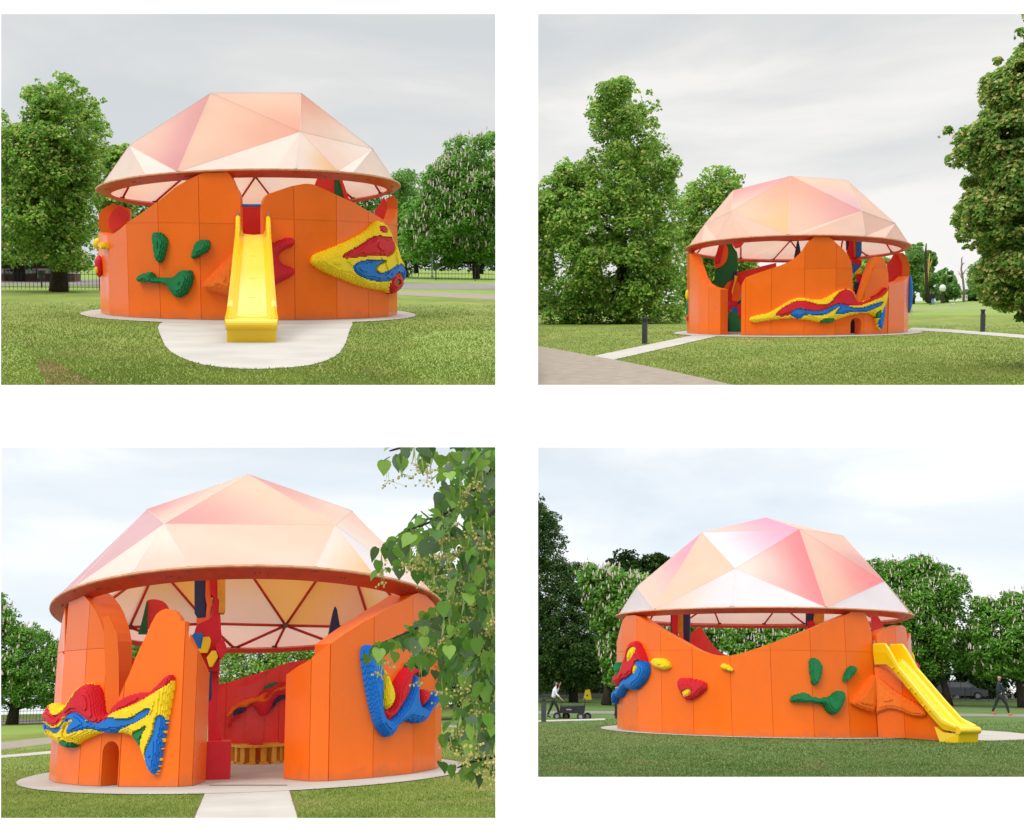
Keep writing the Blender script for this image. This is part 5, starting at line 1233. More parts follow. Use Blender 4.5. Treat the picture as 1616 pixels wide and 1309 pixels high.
    yq = d - 2.3; a_, b_ = V.aty(326, 1172, yq), V.aty(364.5, 1172, yq)
    MB().box(((a_.x + b_.x) / 2, yq + .5, a_.z / 2 + .005), (b_.x - a_.x, 1.0, a_.z)).build('totem_base', M['red'], root)
    zO = [(60, 780), (70, 700), (95, 600), (110, 480), (130, 455), (170, 455), (230, 490), (290, 480), (340, 400), (390, 310), (460, 260), (520, 248), (570, 270), (610, 330), (630, 420), (635, 520), (660, 575), (700, 580), (760, 480), (840, 410), (940, 365), (1040, 345), (1130, 345), (1200, 270), (1280, 185), (1325, 162), (1355, 190), (1355, 260), (1335, 370), (1310, 520), (1290, 620), (1270, 760), (1240, 920), (1220, 1060), (1190, 1190), (1150, 1190), (1100, 1130), (1075, 1030), (1045, 970), (1035, 930), (990, 850), (950, 790), (880, 770), (780, 750), (700, 760), (610, 760), (520, 800), (400, 850), (370, 890), (320, 920), (260, 910), (210, 870), (140, 820), (100, 800)]
    zO = [(max(x, 97), y) for x, y in zO]
    relief(wl, 'wave_relief', 'big wave of stepped red, yellow, blue and green foam above the arch', [('yellow', zw(zO)),
        ('red', zw([(97, 760), (99, 650), (115, 490), (135, 480), (180, 540), (215, 585), (260, 560), (310, 500), (360, 410), (400, 320), (470, 265), (520, 250), (570, 270), (610, 330), (630, 420), (635, 520), (660, 575), (700, 580), (760, 480), (840, 410), (940, 365), (1040, 345), (1130, 345), (1200, 270), (1280, 185), (1325, 162), (1355, 190), (1350, 245), (1250, 320), (1150, 380), (1050, 450), (950, 490), (850, 530), (760, 570), (700, 620), (640, 660), (580, 660), (500, 600), (430, 550), (390, 545), (340, 580), (290, 650), (240, 700), (180, 690), (130, 640), (110, 640), (99, 750)])),
        ('blue', zw([(98, 700), (115, 630), (160, 680), (220, 715), (280, 690), (330, 590), (390, 545), (440, 555), (500, 600), (570, 655), (650, 660), (740, 585), (860, 615), (960, 610), (1060, 540), (1130, 500), (1180, 500), (1185, 540), (1120, 600), (1020, 660), (900, 710), (760, 765), (650, 755), (560, 720), (500, 730), (420, 750), (360, 780), (335, 760), (340, 710), (380, 640), (350, 640), (300, 720), (260, 765), (200, 770), (150, 720), (110, 770)])),
        ('blue', zw([(1220, 575), (1290, 585), (1280, 700), (1250, 830), (1235, 950), (1200, 1150), (1170, 1195), (1130, 1170), (1090, 1090), (1080, 1000), (1130, 870), (1180, 760), (1200, 640)])),
        ('green', zw([(205, 865), (300, 820), (330, 850), (385, 860), (370, 890), (320, 920), (260, 910)])), ('green', zw([(945, 780), (1000, 740), (1060, 720), (1120, 675), (1140, 700), (1100, 750), (1080, 820), (1050, 900), (1035, 930), (990, 860)])),
        ('yellow', zw([(360, 625), (385, 606), (405, 615), (405, 645), (360, 690), (335, 750), (340, 790), (400, 815), (400, 850), (350, 850), (300, 800), (240, 815), (200, 790), (165, 745), (140, 730), (122, 745), (130, 790), (210, 855), (250, 850), (300, 820), (300, 740)]))], .20, .36, cell=.021, step=.026, seed=5)
    relief(wr, 'loop_relief', 'blue looping relief with red and yellow drops behind the lime twigs', [('blue', zr([(140, 270), (150, 220), (190, 195), (220, 210), (250, 260), (300, 380), (305, 450), (295, 700), (330, 820), (400, 770), (480, 650), (520, 520), (545, 450), (580, 450), (590, 520), (580, 640), (600, 710), (650, 720), (700, 600), (740, 575), (790, 640), (700, 720), (650, 820), (610, 850), (550, 840), (480, 820), (430, 860), (390, 940), (345, 965), (300, 930), (250, 850), (210, 700), (170, 500)])),
        ('yellow', zr([(305, 385), (330, 420), (370, 520), (395, 600), (385, 680), (340, 740), (310, 720), (295, 690)])),
        ('red', zr([(390, 550), (440, 460), (490, 390), (550, 375), (600, 400), (610, 450), (560, 440), (530, 470), (510, 600), (450, 700), (390, 790), (330, 835), (305, 790), (310, 730), (345, 740), (390, 680)])),
        ('green', zr([(490, 385), (530, 345), (575, 340), (620, 380), (665, 420), (640, 480), (600, 430), (560, 380)])), ('red', zr([(590, 600), (620, 560), (680, 580), (660, 650), (620, 710), (590, 700)]))], .2, .3, cell=.022, step=.026, seed=6)
    cn = Canopy(V, root, d, xc, 891, 1026, (80, 961), (698, 960))
    r = lambda px: ('r', cn.rp(px))
    A1, A2, A3, B1, B2, B3 = r(297), r(207), r(115), r(496), r(590), r(668)
    VV = {'A': (392, 749, -.05), 'S': (232, 804, .22), 'L': (259, 827, -.5), 'P': (529, 829, -.5), 'Q': (555, 806, .22)}
    back = {'K0': (326, 984, .80), 'K1': (452, 987, .80), 'K2': (590, 990, .62), 'Km': (200, 990, .62), 'N0': (245, 890, .6), 'N1': (360, 850, .62), 'N2': (545, 850, .6)}
    rb = lambda a: ('r', 180 - a)
    cn.build(VV, [(['A', 'S', 'L'], 'GKG'), (['A', 'L', 'P'], 'PKP'), (['A', 'P', 'Q'], 'KQG'), (['L', 'P', B1, A1], 'QPQQ'), (['L', A1, A2], 'WGG'), (['L', A2, A3], 'WWW'), (['S', 'L', A3], 'LLL'), (['S', A3, ('r', -88)], 'LLL'),
                  (['P', B2, B1], 'WYW'), (['P', B3, B2], 'VWV'), (['P', 'Q', B3], 'WQW'), (['Q', ('r', 88), B3], 'QQQ')], back,  # orange tones of the far facets below are underside glow, set as colour
             [(['K0', 'N0', 'N1'], 'OZZ'), (['K0', 'N1', 'K1'], 'QOQ'), (['K1', 'N1', 'N2'], 'OZZ'), (['K1', 'N2', 'K2'], 'OZS'), (['Km', 'N0', 'K0'], 'QOQ'),
              (['K1', ('r', 172), ('r', 186)], 'QQQ'), (['K1', 'K2', ('r', 150)], 'QQG'), (['K1', ('r', 150), ('r', 172)], 'QQQ'), (['K0', 'K1', ('r', 186)], 'QQQ'), (['K0', ('r', 186), ('r', 204)], 'QGQ'), (['Km', 'K0', ('r', 204)], 'QQQ'), (['Km', ('r', 204), ('r', 240)], 'QGQ'),
              (['K2', ('r', 130), ('r', 150)], 'GQG'), (['K2', 'N2', ('r', 110)], 'OYQ'), (['K2', ('r', 110), ('r', 130)], 'GGG'), (['Q', 'N2', ('r', 110)], 'GQQ'), (['Q', ('r', 110), ('r', 88)], 'QQQ'),
              (['Km', 'N0', ('r', 252)], 'QYQ'), (['Km', ('r', 240), ('r', 252)], 'QQQ'), (['S', 'N0', ('r', 252)], 'QQQ'), (['S', ('r', 252), ('r', 272)], 'QQQ'),
              (['A', 'S', 'N0', 'N1'], 'QQQQ'), (['A', 'N1', 'N2'], 'QQQ'), (['A', 'Q', 'N2'], 'QQQ')])
    # benches: curved planks on paired legs
    def bench(label, cpx, row, R_, a0, a1, hgt=.42, width=.34, sy=2.1):
        g = V.ground(cpx, row); rt = thing('bench', label, 'bench', V, g, 'yellow curved benches inside the pavilion')
        n = max(4, int(abs(a1 - a0) / 13))
        for i in range(n):
            t0 = math.radians(a0 + (a1 - a0) * (i + .01) / n); t1 = math.radians(a0 + (a1 - a0) * (i + .985) / n)
            q = [Vector((g.x + math.cos(t) * rr, g.y + math.sin(t) * (rr + R_ * (sy - 1)), hgt)) for t, rr in ((t0, R_ - width / 2), (t0, R_ + width / 2), (t1, R_ + width / 2), (t1, R_ - width / 2))]
            MB().prism(q, Vector((0, 0, -.045))).build('seat_plank', M['bench'], rt)
        for i in range(n // 2 + 1):
            t = math.radians(a0 + (a1 - a0) * (i + .25) / (n // 2 + .5)); c = Vector((g.x + math.cos(t) * R_, g.y + math.sin(t) * R_ * sy, 0)); ro = Matrix.Rotation(t, 3, 'Z')
            lg = MB().box(c + Vector((0, 0, .205)), (.20, .13, .335), ro).build('leg', M['bench'], rt); MB().box(c + Vector((0, 0, .0355)), (.36, .20, .04), ro).build('foot', M['bench'], lg)
            MB().box(c + Vector((0, 0, .02)), (.34, .18, .008), ro).build('pad', M['black'], lg)
    bench('nearest and largest curved yellow bench, in the middle of the entrance', 409, 1203, .48, 70, 335)
    bench('curved yellow bench half hidden behind the right wall', 453, 1200, .40, 70, 300)
    bench('curved yellow bench partly hidden behind the red totem base', 366, 1199, .5, -95, 110)
    bench('farthest yellow bench by the inner red wall', 385, 1193, .6, 40, 200, sy=.8)
    g = V.ground(355.5, 1194); bp = thing('stool', 'upright yellow stool block by the totem', 'stool', V, g); MB().box(g + Vector((0, 0, .36)), (.12, .12, .7)).build('post', M['bench'], bp); MB().box(g + Vector((0, 0, .02)), (.2, .2, .02)).build('foot', M['bench'], bp)

    T = lambda *a, **k: tree(V, *a, **k)
    T('chestnut_tree', 'chestnut tree with pink flower candles at the left edge, before the railing', [(-30, 930), (3, 930), (12, 940), (22, 943), (20, 955), (35, 965), (42, 985), (62, 978), (72, 992), (83, 1002), (100, 1005), (112, 1060), (108, 1125), (60, 1122), (30, 1120), (-30, 1128)], (19, 1139), n=30000, leaf=.17, pal=PAL_CHEST, rmax=.75, thick=3, candles=260, candle=.26, seed=61)
    T('park_tree', 'pale green tree seen between canopy and inner wall', [(330, 1010), (400, 1015), (500, 1010), (500, 1120), (330, 1120)], (400, 1133), n=14000, leaf=.2, pal=PAL_LIME, rmax=.9, seed=62)
    T('park_tree', 'tree seen through the notch in the left wall', [(170, 1010), (215, 1005), (250, 1010), (250, 1100), (170, 1100)], (200, 1133), n=6000, leaf=.2, pal=PAL_LIME, rmax=.9, seed=63)
    T('park_tree', 'tree standing behind the right shoulder of the canopy', [(598, 870), (603, 845), (612, 838), (620, 840), (625, 860), (650, 875), (680, 880), (710, 890), (740, 920), (760, 1000), (770, 1110), (690, 1125), (600, 1100), (590, 950)], (735, 1139), n=26000, leaf=.22, pal=PAL_FAR, rmax=.95, seed=64, thick=3)
    fa, fb = V.ground(-34, 1138.5), V.ground(96, 1137.5); fence(V, 'black iron railing left of the pavilion entrance, under the chestnut', fa[:2], fb[:2], .55 * 1.6, .2)
    g = V.ground(751, 1152); walker(V, 'person in a grey top walking past, half hidden by the lime twigs', g, 1.7, -1, top='grey')
    # overhanging lime twigs close to the viewer
    rt = thing('lime_branch', 'overhanging lime branch with broad leaves and hanging yellow blossom, close to the viewer', 'branch', V, V.aty(812, 1250, 6.0))
    rng = np.random.RandomState(77); rd = random.Random(77)
    ol = [(700, 700), (814, 700), (814, 1180), (790, 1195), (770, 1175), (745, 1178), (733, 1160), (700, 1160), (700, 1148), (722, 1120), (712, 1100), (690, 1085), (676, 1045), (650, 1042), (640, 1020), (605, 1035), (578, 1048), (572, 1035), (595, 1015), (615, 1002), (640, 1000), (655, 985), (668, 962), (695, 955), (702, 930), (685, 912), (660, 905), (650, 892), (620, 896), (600, 905), (590, 893), (600, 872), (608, 858), (632, 850), (628, 838), (650, 826), (662, 808), (690, 800), (697, 770), (692, 742), (702, 725)]
    tw = [[(814, 850), (780, 842), (730, 868), (690, 810), (650, 835), (610, 868)], [(800, 700), (760, 760), (720, 800), (680, 825), (640, 838)], [(814, 920), (770, 950), (720, 970), (680, 980), (640, 1000), (590, 1020)], [(814, 1060), (780, 1040), (740, 1000), (700, 990)],
          [(814, 1130), (790, 1140), (760, 1160), (720, 1165)], [(814, 1190), (780, 1195), (750, 1200), (722, 1212)], [(720, 690), (690, 700), (650, 702), (615, 712)], [(814, 760), (790, 790), (760, 830), (740, 880)], [(814, 1000), (790, 1060), (760, 1100), (740, 1130)]]
    pos = []
    for w in tw:
        yy = rd.uniform(5.0, 6.6); pts = [V.aty(x, y, yy + rd.uniform(-.1, .1)) for x, y in smoothpoly(w, 2, False)]
        MB().tube(pts, [.012 * (1 - i / len(pts)) + .0025 for i in range(len(pts))], 6).build('twig', M['bark'], rt, smooth=True)
        for i in range(len(pts) - 1):
            for q in range(3 if len(pts) < 14 else 2): pos.append(pts[i].lerp(pts[i + 1], rd.random()) + Vector((rd.gauss(0, .035), rd.gauss(0, .1), rd.gauss(-.02, .035))))
    n_in = 0
    while n_in < 2200:
        x, y = rd.uniform(570, 814), rd.uniform(700, 1200)
        if inpoly(ol, np.array([x]), np.array([y]))[0]:
            dist = pdist(ol, np.array([x]), np.array([y]))[0]
            if x < 735 and rd.random() > .33: continue
            pos.append(V.aty(x, y, rd.uniform(5.0, 9.0))); n_in += 1
    # four heart-shaped leaf meshes, shared
    def leafmesh(k):
        out_ = [(0, 0), (.22, -.06), (.42, .08), (.48, .34), (.36, .62), (.16, .86), (0, 1.08)]
        v = []; f = []; rows = 0
        for i, (w_, l_) in enumerate(out_):
            cz = -.10 * (l_ ** 2) + [0, .04, -.05, .08][k] * l_
            v += [(-w_, l_, cz + w_ * (.22 + .1 * k) * .6), (0, max(l_, .0), cz - .02), (w_, l_, cz + w_ * (.3 - .05 * k) * .6)]
        for i in range(len(out_) - 1):
            a = i * 3; f += [(a, a + 1, a + 4, a + 3), (a + 1, a + 2, a + 5, a + 4)]
        me = bpy.data.meshes.new('leaf'); me.from_pydata(v, [], f); me.update(); me.polygons.foreach_set('use_smooth', np.ones(len(f), dtype=bool)); return me
    lm = []
    for ci, (c, ro) in enumerate((((.14, .32, .03, 1), .45), ((.08, .20, .028, 1), .4), ((.24, .42, .05, 1), .5), ((.11, .19, .08, 1), .25))):
        m = mat('lime_leaf', c, ro, .12, 9, .3, 30, .55, trans=.34)
        for k in range(4): me = leafmesh(k); me.materials.append(m); lm.append(me)
    _, base = ROOT[rt.name]
    pos = [p for p in pos if V.px(p)[0] < 816]; pos.sort(key=lambda p: p.y); rest_v, rest_f, rest_c = [], [], []
    for i, p in enumerate(pos):
        s_ = rd.uniform(.048, .086); yaw = rd.uniform(0, 6.28)
        R3 = Matrix.Rotation(yaw, 3, 'Z') @ Matrix.Rotation(rd.uniform(-1.5, -.35), 3, 'X') @ Matrix.Rotation(rd.uniform(-.6, .6), 3, 'Y')
        if i < 296:
            o = bpy.data.objects.new('leaf', rd.choice(lm)); link(o); o.parent = rt; o.matrix_local = Matrix.LocRotScale(p - base, R3.to_euler(), (s_, s_, s_))
        else:
            me = rd.choice(lm[:4]); n0 = len(rest_v); rest_v += [p + R3 @ (v.co * s_) for v in me.vertices]; rest_f += [tuple(n0 + q for q in pl.vertices) for pl in me.polygons]
            c = rd.choice([(.13, .28, .035), (.08, .19, .025), (.19, .34, .05), (.10, .17, .06)]); rest_c += [c + (1,)] * len(me.vertices)
    o = mk('leaf', rest_v, rest_f, M['leaf'], rt, colors=rest_c, smooth=True); o['kind'] = 'stuff'
    # hanging blossom: a pale bract and a spray of small round flowers
    bl = MB(); br = MB(); pe = MB()
    for i in range(280):
        p = rd.choice(pos[:900]) + Vector((rd.gauss(0, .02), rd.gauss(0, .03), -.03)); L_ = rd.uniform(.06, .10); q = p + Vector((rd.uniform(-.015, .015), 0, -L_))
        pe.tube([p, q], .0012, 3, False); w_ = Vector((rd.uniform(-1, 1), rd.uniform(-1, 1), 0)).normalized() * .006
        br.add([p, p + w_ - Vector((0, 0, L_ * .5)), p - Vector((0, 0, L_ * 1.1)) + w_ * 2, p - w_ - Vector((0, 0, L_ * .5))], [(0, 1, 2, 3)])
        for k in range(9):
            e = q + Vector((rd.gauss(0, .022), rd.gauss(0, .022), rd.gauss(-.014, .010))); pe.tube([q, e], .0008, 3, False); bl.sphere(e, rd.uniform(.0045, .0075), (1, 1, 1), 5, 3)
    blm = mat('lime_blossom', (.62, .52, .16, 1), .7, .15, 20, trans=.2); brm = mat('lime_bract', (.42, .50, .16, 1), .6, .1, 10, trans=.35)
    for b_, nm, m in ((bl, 'blossoms', blm), (br, 'bracts', brm), (pe, 'stalks', brm)): b_.build(nm, m, rt, stuff=True)
# ============================================================ lower right diorama: pavilion from the side, with people
def panel4():
    V = V4; df = 1.6 * F / 78.5; xc, Rw = fit_circle(V, df, 973.5, 1441.5, 1070); d = df + Rw; R = Rw / .98
    z5 = lambda p: Z(p, 840, 770); z6 = lambda p: Z(p, 1216, 770); z7 = lambda p: Z(p, 840, 930); z8 = lambda p: Z(p, 1216, 930)
    lawn(V, 'lawn_b', 819, 1700, 1262, 200)
    D = disc(xc, d, Rw * 1.115, wob=.01, seed=9); sheet(V, 'plaza', D, .014, 'concrete')
    apron = gp(V, z8([(200, 905), (500, 895), (660, 885), (1300, 893), (1500, 905), (1700, 925), (1800, 935), (1700, 953), (1616, 957), (1400, 965), (1150, 962), (850, 945), (600, 926), (300, 921)])); sheet(V, 'slide_apron', apron, .010, 'concrete')
    wp = gp(V, [(819, 1140.5), (955, 1136), (955, 1138.5), (819, 1143)]); sheet(V, 'concrete_path', wp, .008, 'concrete')
    sheet(V, 'path', gp(V, [(819, 1126), (975, 1124.5), (975, 1128.5), (819, 1130)]), .006, 'road'); sheet(V, 'path', gp(V, [(1500, 1124), (1700, 1124), (1700, 1128.5), (1500, 1128)]), .006, 'road')
    sheet(V, 'road', gp(V, [(819, 1104), (1700, 1101), (1700, 1090), (819, 1090)]), .004, 'road')
    new = gp(V, z7([(0, 860), (400, 900), (1265, 925), (1255, 940), (1220, 980), (900, 1000), (600, 1040), (37, 1055), (-90, 1060), (-90, 870)])); sheet(V, 'new_turf', new, .004, 'lawn_a2')
    ex = [D, apron, wp]
    blades(V, (819, 1640, 1135, 1262), 60000, ex, 10, .045, .009, (.085, .14, .03), (.13, .18, .055))
    root = thing('pavilion', 'orange round play pavilion seen from the side, its slide running down to the right', 'pavilion', V, (xc, d, 0), 'orange pavilions, one per picture window')
    cp = lambda xs: circle_plan(V, d, Rw, xs, 1070, xc)
    top = [(974, 1012), (975.5, 1003), (981, 985), (984, 978), (988, 972.5), (1000, 971), (1008, 973), (1026, 985), (1044, 996), (1068, 1008), (1093, 1021.5), (1104, 1027), (1118, 1032), (1132, 1034.5), (1153, 1035), (1165, 1032.5), (1174, 1030), (1187, 1026), (1199, 1022), (1217, 1015.5), (1250, 1003), (1281, 992), (1310, 980), (1337, 969.5), (1347, 964), (1364.5, 966), (1368, 975), (1372, 984.5), (1377, 1000), (1379.3, 1010)]
    w = Wall(V, root, cp([973.6, 983, 1006, 1043.5, 1093, 1153, 1217, 1281, 1337, 1379.3]), .34).build(top, hz=wall_h(V, cp([1281])[0], 1027))
    P0 = cp([1379.5])[0]; g1, g2, g3 = (V.aty(q, 1150, yy) for q, yy in ((1428, 37.9), (1481, 36.7), (1498, 36.3)))
    ws = Wall(V, root, [P0 + Vector((.02, -.02)), g1.to_2d(), g2.to_2d(), g3.to_2d()], .12).build([(1379.5, 1053), (1394, 1054), (1404, 1060), (1428, 1083), (1450, 1104), (1483, 1135.5), (1492, 1146), (1498, 1158)])
    wr = Wall(V, root, cp([1388, 1418, 1436, 1441.5]), .34).build([(1388, 1003), (1390, 998), (1395, 994), (1406, 991), (1424, 986.8), (1430, 992), (1436, 999), (1441, 1013)])
    slab(V, root, 'entrance_panel', [(1375, 960), (1384, 970), (1393, 985), (1393, 1060), (1375, 1060)], d - 1.2, .2, 'red_wall')
    a, b = V.aty(1377, 1010.5, d - 3.2), V.aty(1393, 1010.5, d - 3.2); MB().tube([a, b], .035, 8).build('safety_bar', M['blue'], root)
    relief(w, 'bean_relief', 'larger yellow bean-shaped bump', [('yellow', z7([(770, 455), (800, 437), (850, 440), (890, 475), (890, 500), (860, 515), (810, 505), (780, 485)]))], .16, .25, seed=2)
    relief(w, 'bean_relief', 'smaller yellow bean-shaped bump', [('yellow', z7([(1205, 490), (1215, 475), (1250, 480), (1285, 510), (1280, 525), (1250, 520), (1215, 508)]))], .14, .2, seed=3)
    relief(w, 'mouth_relief', 'red rounded triangle with a yellow spot', [('red', z7([(935, 600), (950, 567), (990, 563), (1060, 578), (1110, 595), (1125, 625), (1090, 660), (1060, 690), (1010, 710), (980, 700), (950, 650)])), ('yellow', z7([(970, 665), (985, 640), (1020, 630), (1038, 645), (1020, 675), (985, 690)]))], .2, .35, seed=4)
    relief(w, 'cluster_relief', 'red, green, blue and yellow cluster near the left edge', [
        ('red', z7([(552, 600), (560, 530), (600, 500), (640, 350), (655, 333), (690, 335), (715, 380), (745, 450), (740, 520), (650, 570), (590, 610), (565, 625)])),
        ('green', z7([(555, 470), (575, 462), (600, 490), (620, 450), (635, 370), (655, 335), (645, 400), (622, 480), (590, 555), (570, 560), (558, 500)])),
        ('blue', z7([(555, 640), (585, 620), (600, 575), (650, 560), (690, 500), (690, 460), (720, 448), (755, 470), (762, 520), (740, 580), (690, 635), (650, 645), (620, 630), (600, 665), (580, 695), (560, 690), (548, 735), (543, 730), (546, 650)])),
        ('yellow', z7([(640, 465), (645, 400), (665, 365), (695, 365), (697, 400), (680, 440), (650, 470)])), ('yellow', z7([(672, 540), (680, 490), (700, 475), (708, 500), (700, 540), (675, 548)]))], .24, .35, seed=5)
    relief(w, 'eye_relief', 'tall green stepped foam eye', [('green', z8([(240, 460), (255, 438), (290, 440), (325, 485), (318, 540), (300, 600), (275, 613), (255, 600), (245, 520)]))], .16, .3, seed=6)
    relief(w, 'eye_relief', 'slanted green stepped foam eye', [('green', z8([(455, 585), (465, 540), (490, 495), (520, 487), (540, 500), (535, 530), (500, 570), (470, 592)]))], .14, .25, seed=7)
    relief(w, 'mouth_relief', 'wavy green stepped foam mouth', [('green', z8([(117, 705), (140, 675), (200, 660), (235, 665), (260, 692), (370, 692), (400, 655), (435, 645), (460, 655), (463, 700), (440, 760), (405, 800), (375, 798), (345, 770), (328, 727), (250, 725), (130, 720)]))], .22, .35, seed=8)
    relief(w, 'nose_relief', 'orange stepped foam wedge on the round wall', [('orange_rel', z8([(502, 720), (560, 640), (640, 548), (662, 548), (662, 790), (600, 775), (515, 740)]))], .15, .5, seed=9)
    relief(ws, 'nose_relief', 'orange stepped foam tail on the slide wall', [('orange_rel', z8([(662, 548), (680, 550), (800, 650), (960, 740), (1005, 790), (1000, 810), (920, 810), (850, 780), (780, 760), (740, 765), (670, 790), (662, 790)]))], .13, .45, seed=9)
    bump(V, root, 'edge_relief', 1440.5, 1045, d - .3, 3.5, 14, 'yellow', 'yellow relief at the far right edge'); bump(V, root, 'edge_relief', 1445, 1055, d, 6, 9, 'red', 'red relief at the far right edge')
    slab(V, root, 'inner_wall', smoothpoly(z7([(1003, 400), (1003, 290), (1050, 248), (1080, 245), (1110, 300), (1160, 370), (1210, 412), (1260, 425), (1260, 460), (1003, 460)]), 1), d + 3, .3, 'red_wall')
    for k, (m, p) in enumerate([('navy', [(882, 100), (895, 100), (895, 350), (882, 300)]), ('red', [(888, 100), (925, 100), (922, 260), (918, 400), (888, 400)]), ('bench', [(918, 100), (955, 100), (962, 145), (962, 280), (918, 280)]), ('orange', [(936, 275), (962, 275), (962, 400), (936, 400)]), ('navy', [(962, 100), (1003, 100), (1003, 420), (962, 400)])]):
        slab(V, root, 'totem_block', z7(p), d - .3 * (k % 2) - .3, .5, m)
    for k, (m, p) in enumerate([('navy', [(228, 100), (300, 100), (275, 200), (240, 240), (225, 230)]), ('bench', [(285, 100), (342, 100), (342, 260), (270, 260), (275, 190)]), ('red', [(235, 205), (270, 200), (285, 225), (262, 262), (235, 262)])]):
        slab(V, root, 'totem_block', z8(p), d + .5 - .1 * k, .4, m)
    cn = Canopy(V, root, d, xc, 958, 987, (972.5, 974.5), (1442.5, 974)); r = lambda px: ('r', cn.rp(px))
    a, b, c = r(1032), r(1154), r(1304)
    VV = {'A': (1209, 817, -.04), 'B': (1107.5, 840.5, -.15), 'C': (1261.5, 835, -.45), 'D': (1331, 846, -.04), 'E': (1160.5, 897.5, -.72), 'Fv': (1004.6, 926.5, -.25), 'G': (1395.5, 918, -.3)}
    cn.build(VV, [(['A', 'B', 'C'], 'TQT'), (['A', 'C', 'D'], 'QQG'), (['B', 'E', 'C'], 'VVT'), (['B', a, 'E'], 'PPP'), (['B', 'Fv', a], 'TGQ'), (['C', 'E', c], 'RWR'), (['C', c, 'G'], 'QPR'), (['C', 'G', 'D'], 'QKQ'), (['E', a, b], 'VQV'), (['E', b, c], 'VVV'), (['G', c, ('r', 70)], 'VVV'), (['G', ('r', 70), ('r', 90)], 'VWV'), (['Fv', ('r', -90), a], 'VVV')], *lattice(cn, 'Fv', 'B', 'D', 'G', .75, 1.7, -8, 'A', 'GQQ'))
    S = V.aty(1394, 1046, 38.3); E = V.aty(1526, 1161, 36.2)
    slide_model(V, 'bright yellow plastic slide running down to the right, seen from its side', S, (E.x, E.y, 0), .62, 'yellow slides of the pavilion, one per picture window', w2=.72, top_len=.5, rail=.26)

    T = lambda *a, **k: tree(V, *a, **k)
    T('lime_tree', 'dark lime tree with yellow-green blossom filling the left edge', [(822, 780), (849, 780), (858, 779), (863, 795), (868, 808), (884, 808), (885, 820), (893, 840), (900, 855), (907, 868), (895, 872), (895, 885), (915, 885), (930, 893), (938, 910), (945, 940), (955, 970), (965, 1000), (968, 1040), (964, 1075), (940, 1090), (900, 1098), (849, 1100), (822, 1100)], (905, 1112), n=60000, leaf=.2, pal=PAL_DARK, rmax=.9, thick=3.5, seed=71)
    T('chestnut_tree', 'chestnut crowded with pinkish flower candles between the dark lime and the canopy', [(905, 900), (925, 888), (940, 886), (960, 890), (990, 895), (1010, 900), (1030, 910), (1060, 960), (1060, 1080), (960, 1095), (935, 1000)], (957, 1104), n=26000, leaf=.3, pal=PAL_CHEST, rmax=1.2, candles=800, candle=.3, seed=72, y=80)
    T('park_tree', 'dark rounded tree rising behind the left shoulder of the canopy', [(955, 895), (960, 880), (967, 870), (982, 866), (1000, 868), (1012, 872), (1030, 870), (1045, 873), (1057, 876), (1090, 890), (1090, 1000), (960, 1000)], (1010, 1100), n=16000, leaf=.4, pal=PAL_DARK, rmax=1.7, seed=73, y=110)
    T('chestnut_tree', 'tall chestnut with pale candles right behind the canopy', [(1300, 900), (1340, 880), (1366, 884), (1376, 880), (1390, 880), (1402, 882), (1414, 884), (1425, 886), (1430, 876), (1445, 873), (1460, 876), (1472, 886), (1485, 886), (1498, 893), (1515, 897), (1522, 908), (1527, 918), (1533, 930), (1530, 1060), (1480, 1072), (1440, 1075), (1300, 1075)], (1497, 1101), n=52000, leaf=.28, pal=PAL_CHEST, rmax=1.2, thick=4.5, candles=800, candle=.3, seed=74, y=100)
    T('chestnut_tree', 'broad chestnut with pale candles by the right edge', [(1525, 960), (1532, 940), (1550, 942), (1570, 946), (1580, 938), (1572, 932), (1592, 926), (1610, 926), (1640, 920), (1680, 930), (1690, 1060), (1600, 1078), (1540, 1075), (1520, 1040)], (1612, 1101), n=32000, leaf=.28, pal=PAL_CHEST, rmax=1.1, thick=4.5, candles=500, candle=.3, seed=75, y=98)
    T('chestnut_tree', 'chestnut seen under the canopy, over the dip in the wall', [(1040, 975), (1300, 975), (1300, 1075), (1040, 1075)], (1160, 1096), n=22000, leaf=.32, pal=PAL_CHEST, rmax=1.2, candles=500, candle=.3, seed=76, y=95)
    for k, (x0, x1) in enumerate(((1380, 1500), (1500, 1600), (1600, 1690), (826, 990))):
        T('park_tree', ['shady tree beyond the road behind the slide', 'shady tree beyond the road behind the parked car', 'shady tree beyond the road behind the walking man', 'shady tree beyond the road behind the woman and her wagon'][k], [(x0, 1104), (x0, 1010), ((x0 + x1) / 2, 1000), (x1, 1010), (x1, 1104)], ((x0 + x1) / 2, 1090), n=8000, leaf=.6, pal=PAL_DARK, rmax=2, seed=80 + k, y=160, sweep=True)
    fa, fb = V.ground(819, 1107), V.ground(972, 1106); fence(V, 'black iron railing left of the pavilion, behind the woman and her cart', fa[:2], fb[:2], 1.12, .3)
    fa, fb = V.ground(1452, 1102), V.ground(1700, 1101.5); fence(V, 'black iron railing at the right, in front of the parked car', fa[:2], fb[:2], 1.3, .45)
    # parked car
    g = V.ground(1517, 1100.6); g.y += .6; car = thing('parked_car', 'dark hatchback parked on the road behind the right railing', 'car', V, g)
    k = 72 / F * g.y / 4.3
    C_ = lambda x, y, z: g + Vector((-x, y, z)) * k
    side = [(-2.1, .35), (-2.12, .75), (-2.0, .98), (-1.2, 1.05), (2.0, 1.0), (2.1, .7), (2.12, .35)]
    MB().prism([C_(x, -.85, z) for x, z in [(-2.12, .32), (-2.14, .62), (-2.05, .82), (-1.25, .98), (1.6, 1.02), (2.02, .95), (2.12, .62), (2.1, .32)]], Vector((0, 1.7 * k, 0))).build('body', M['carpaint'], car)
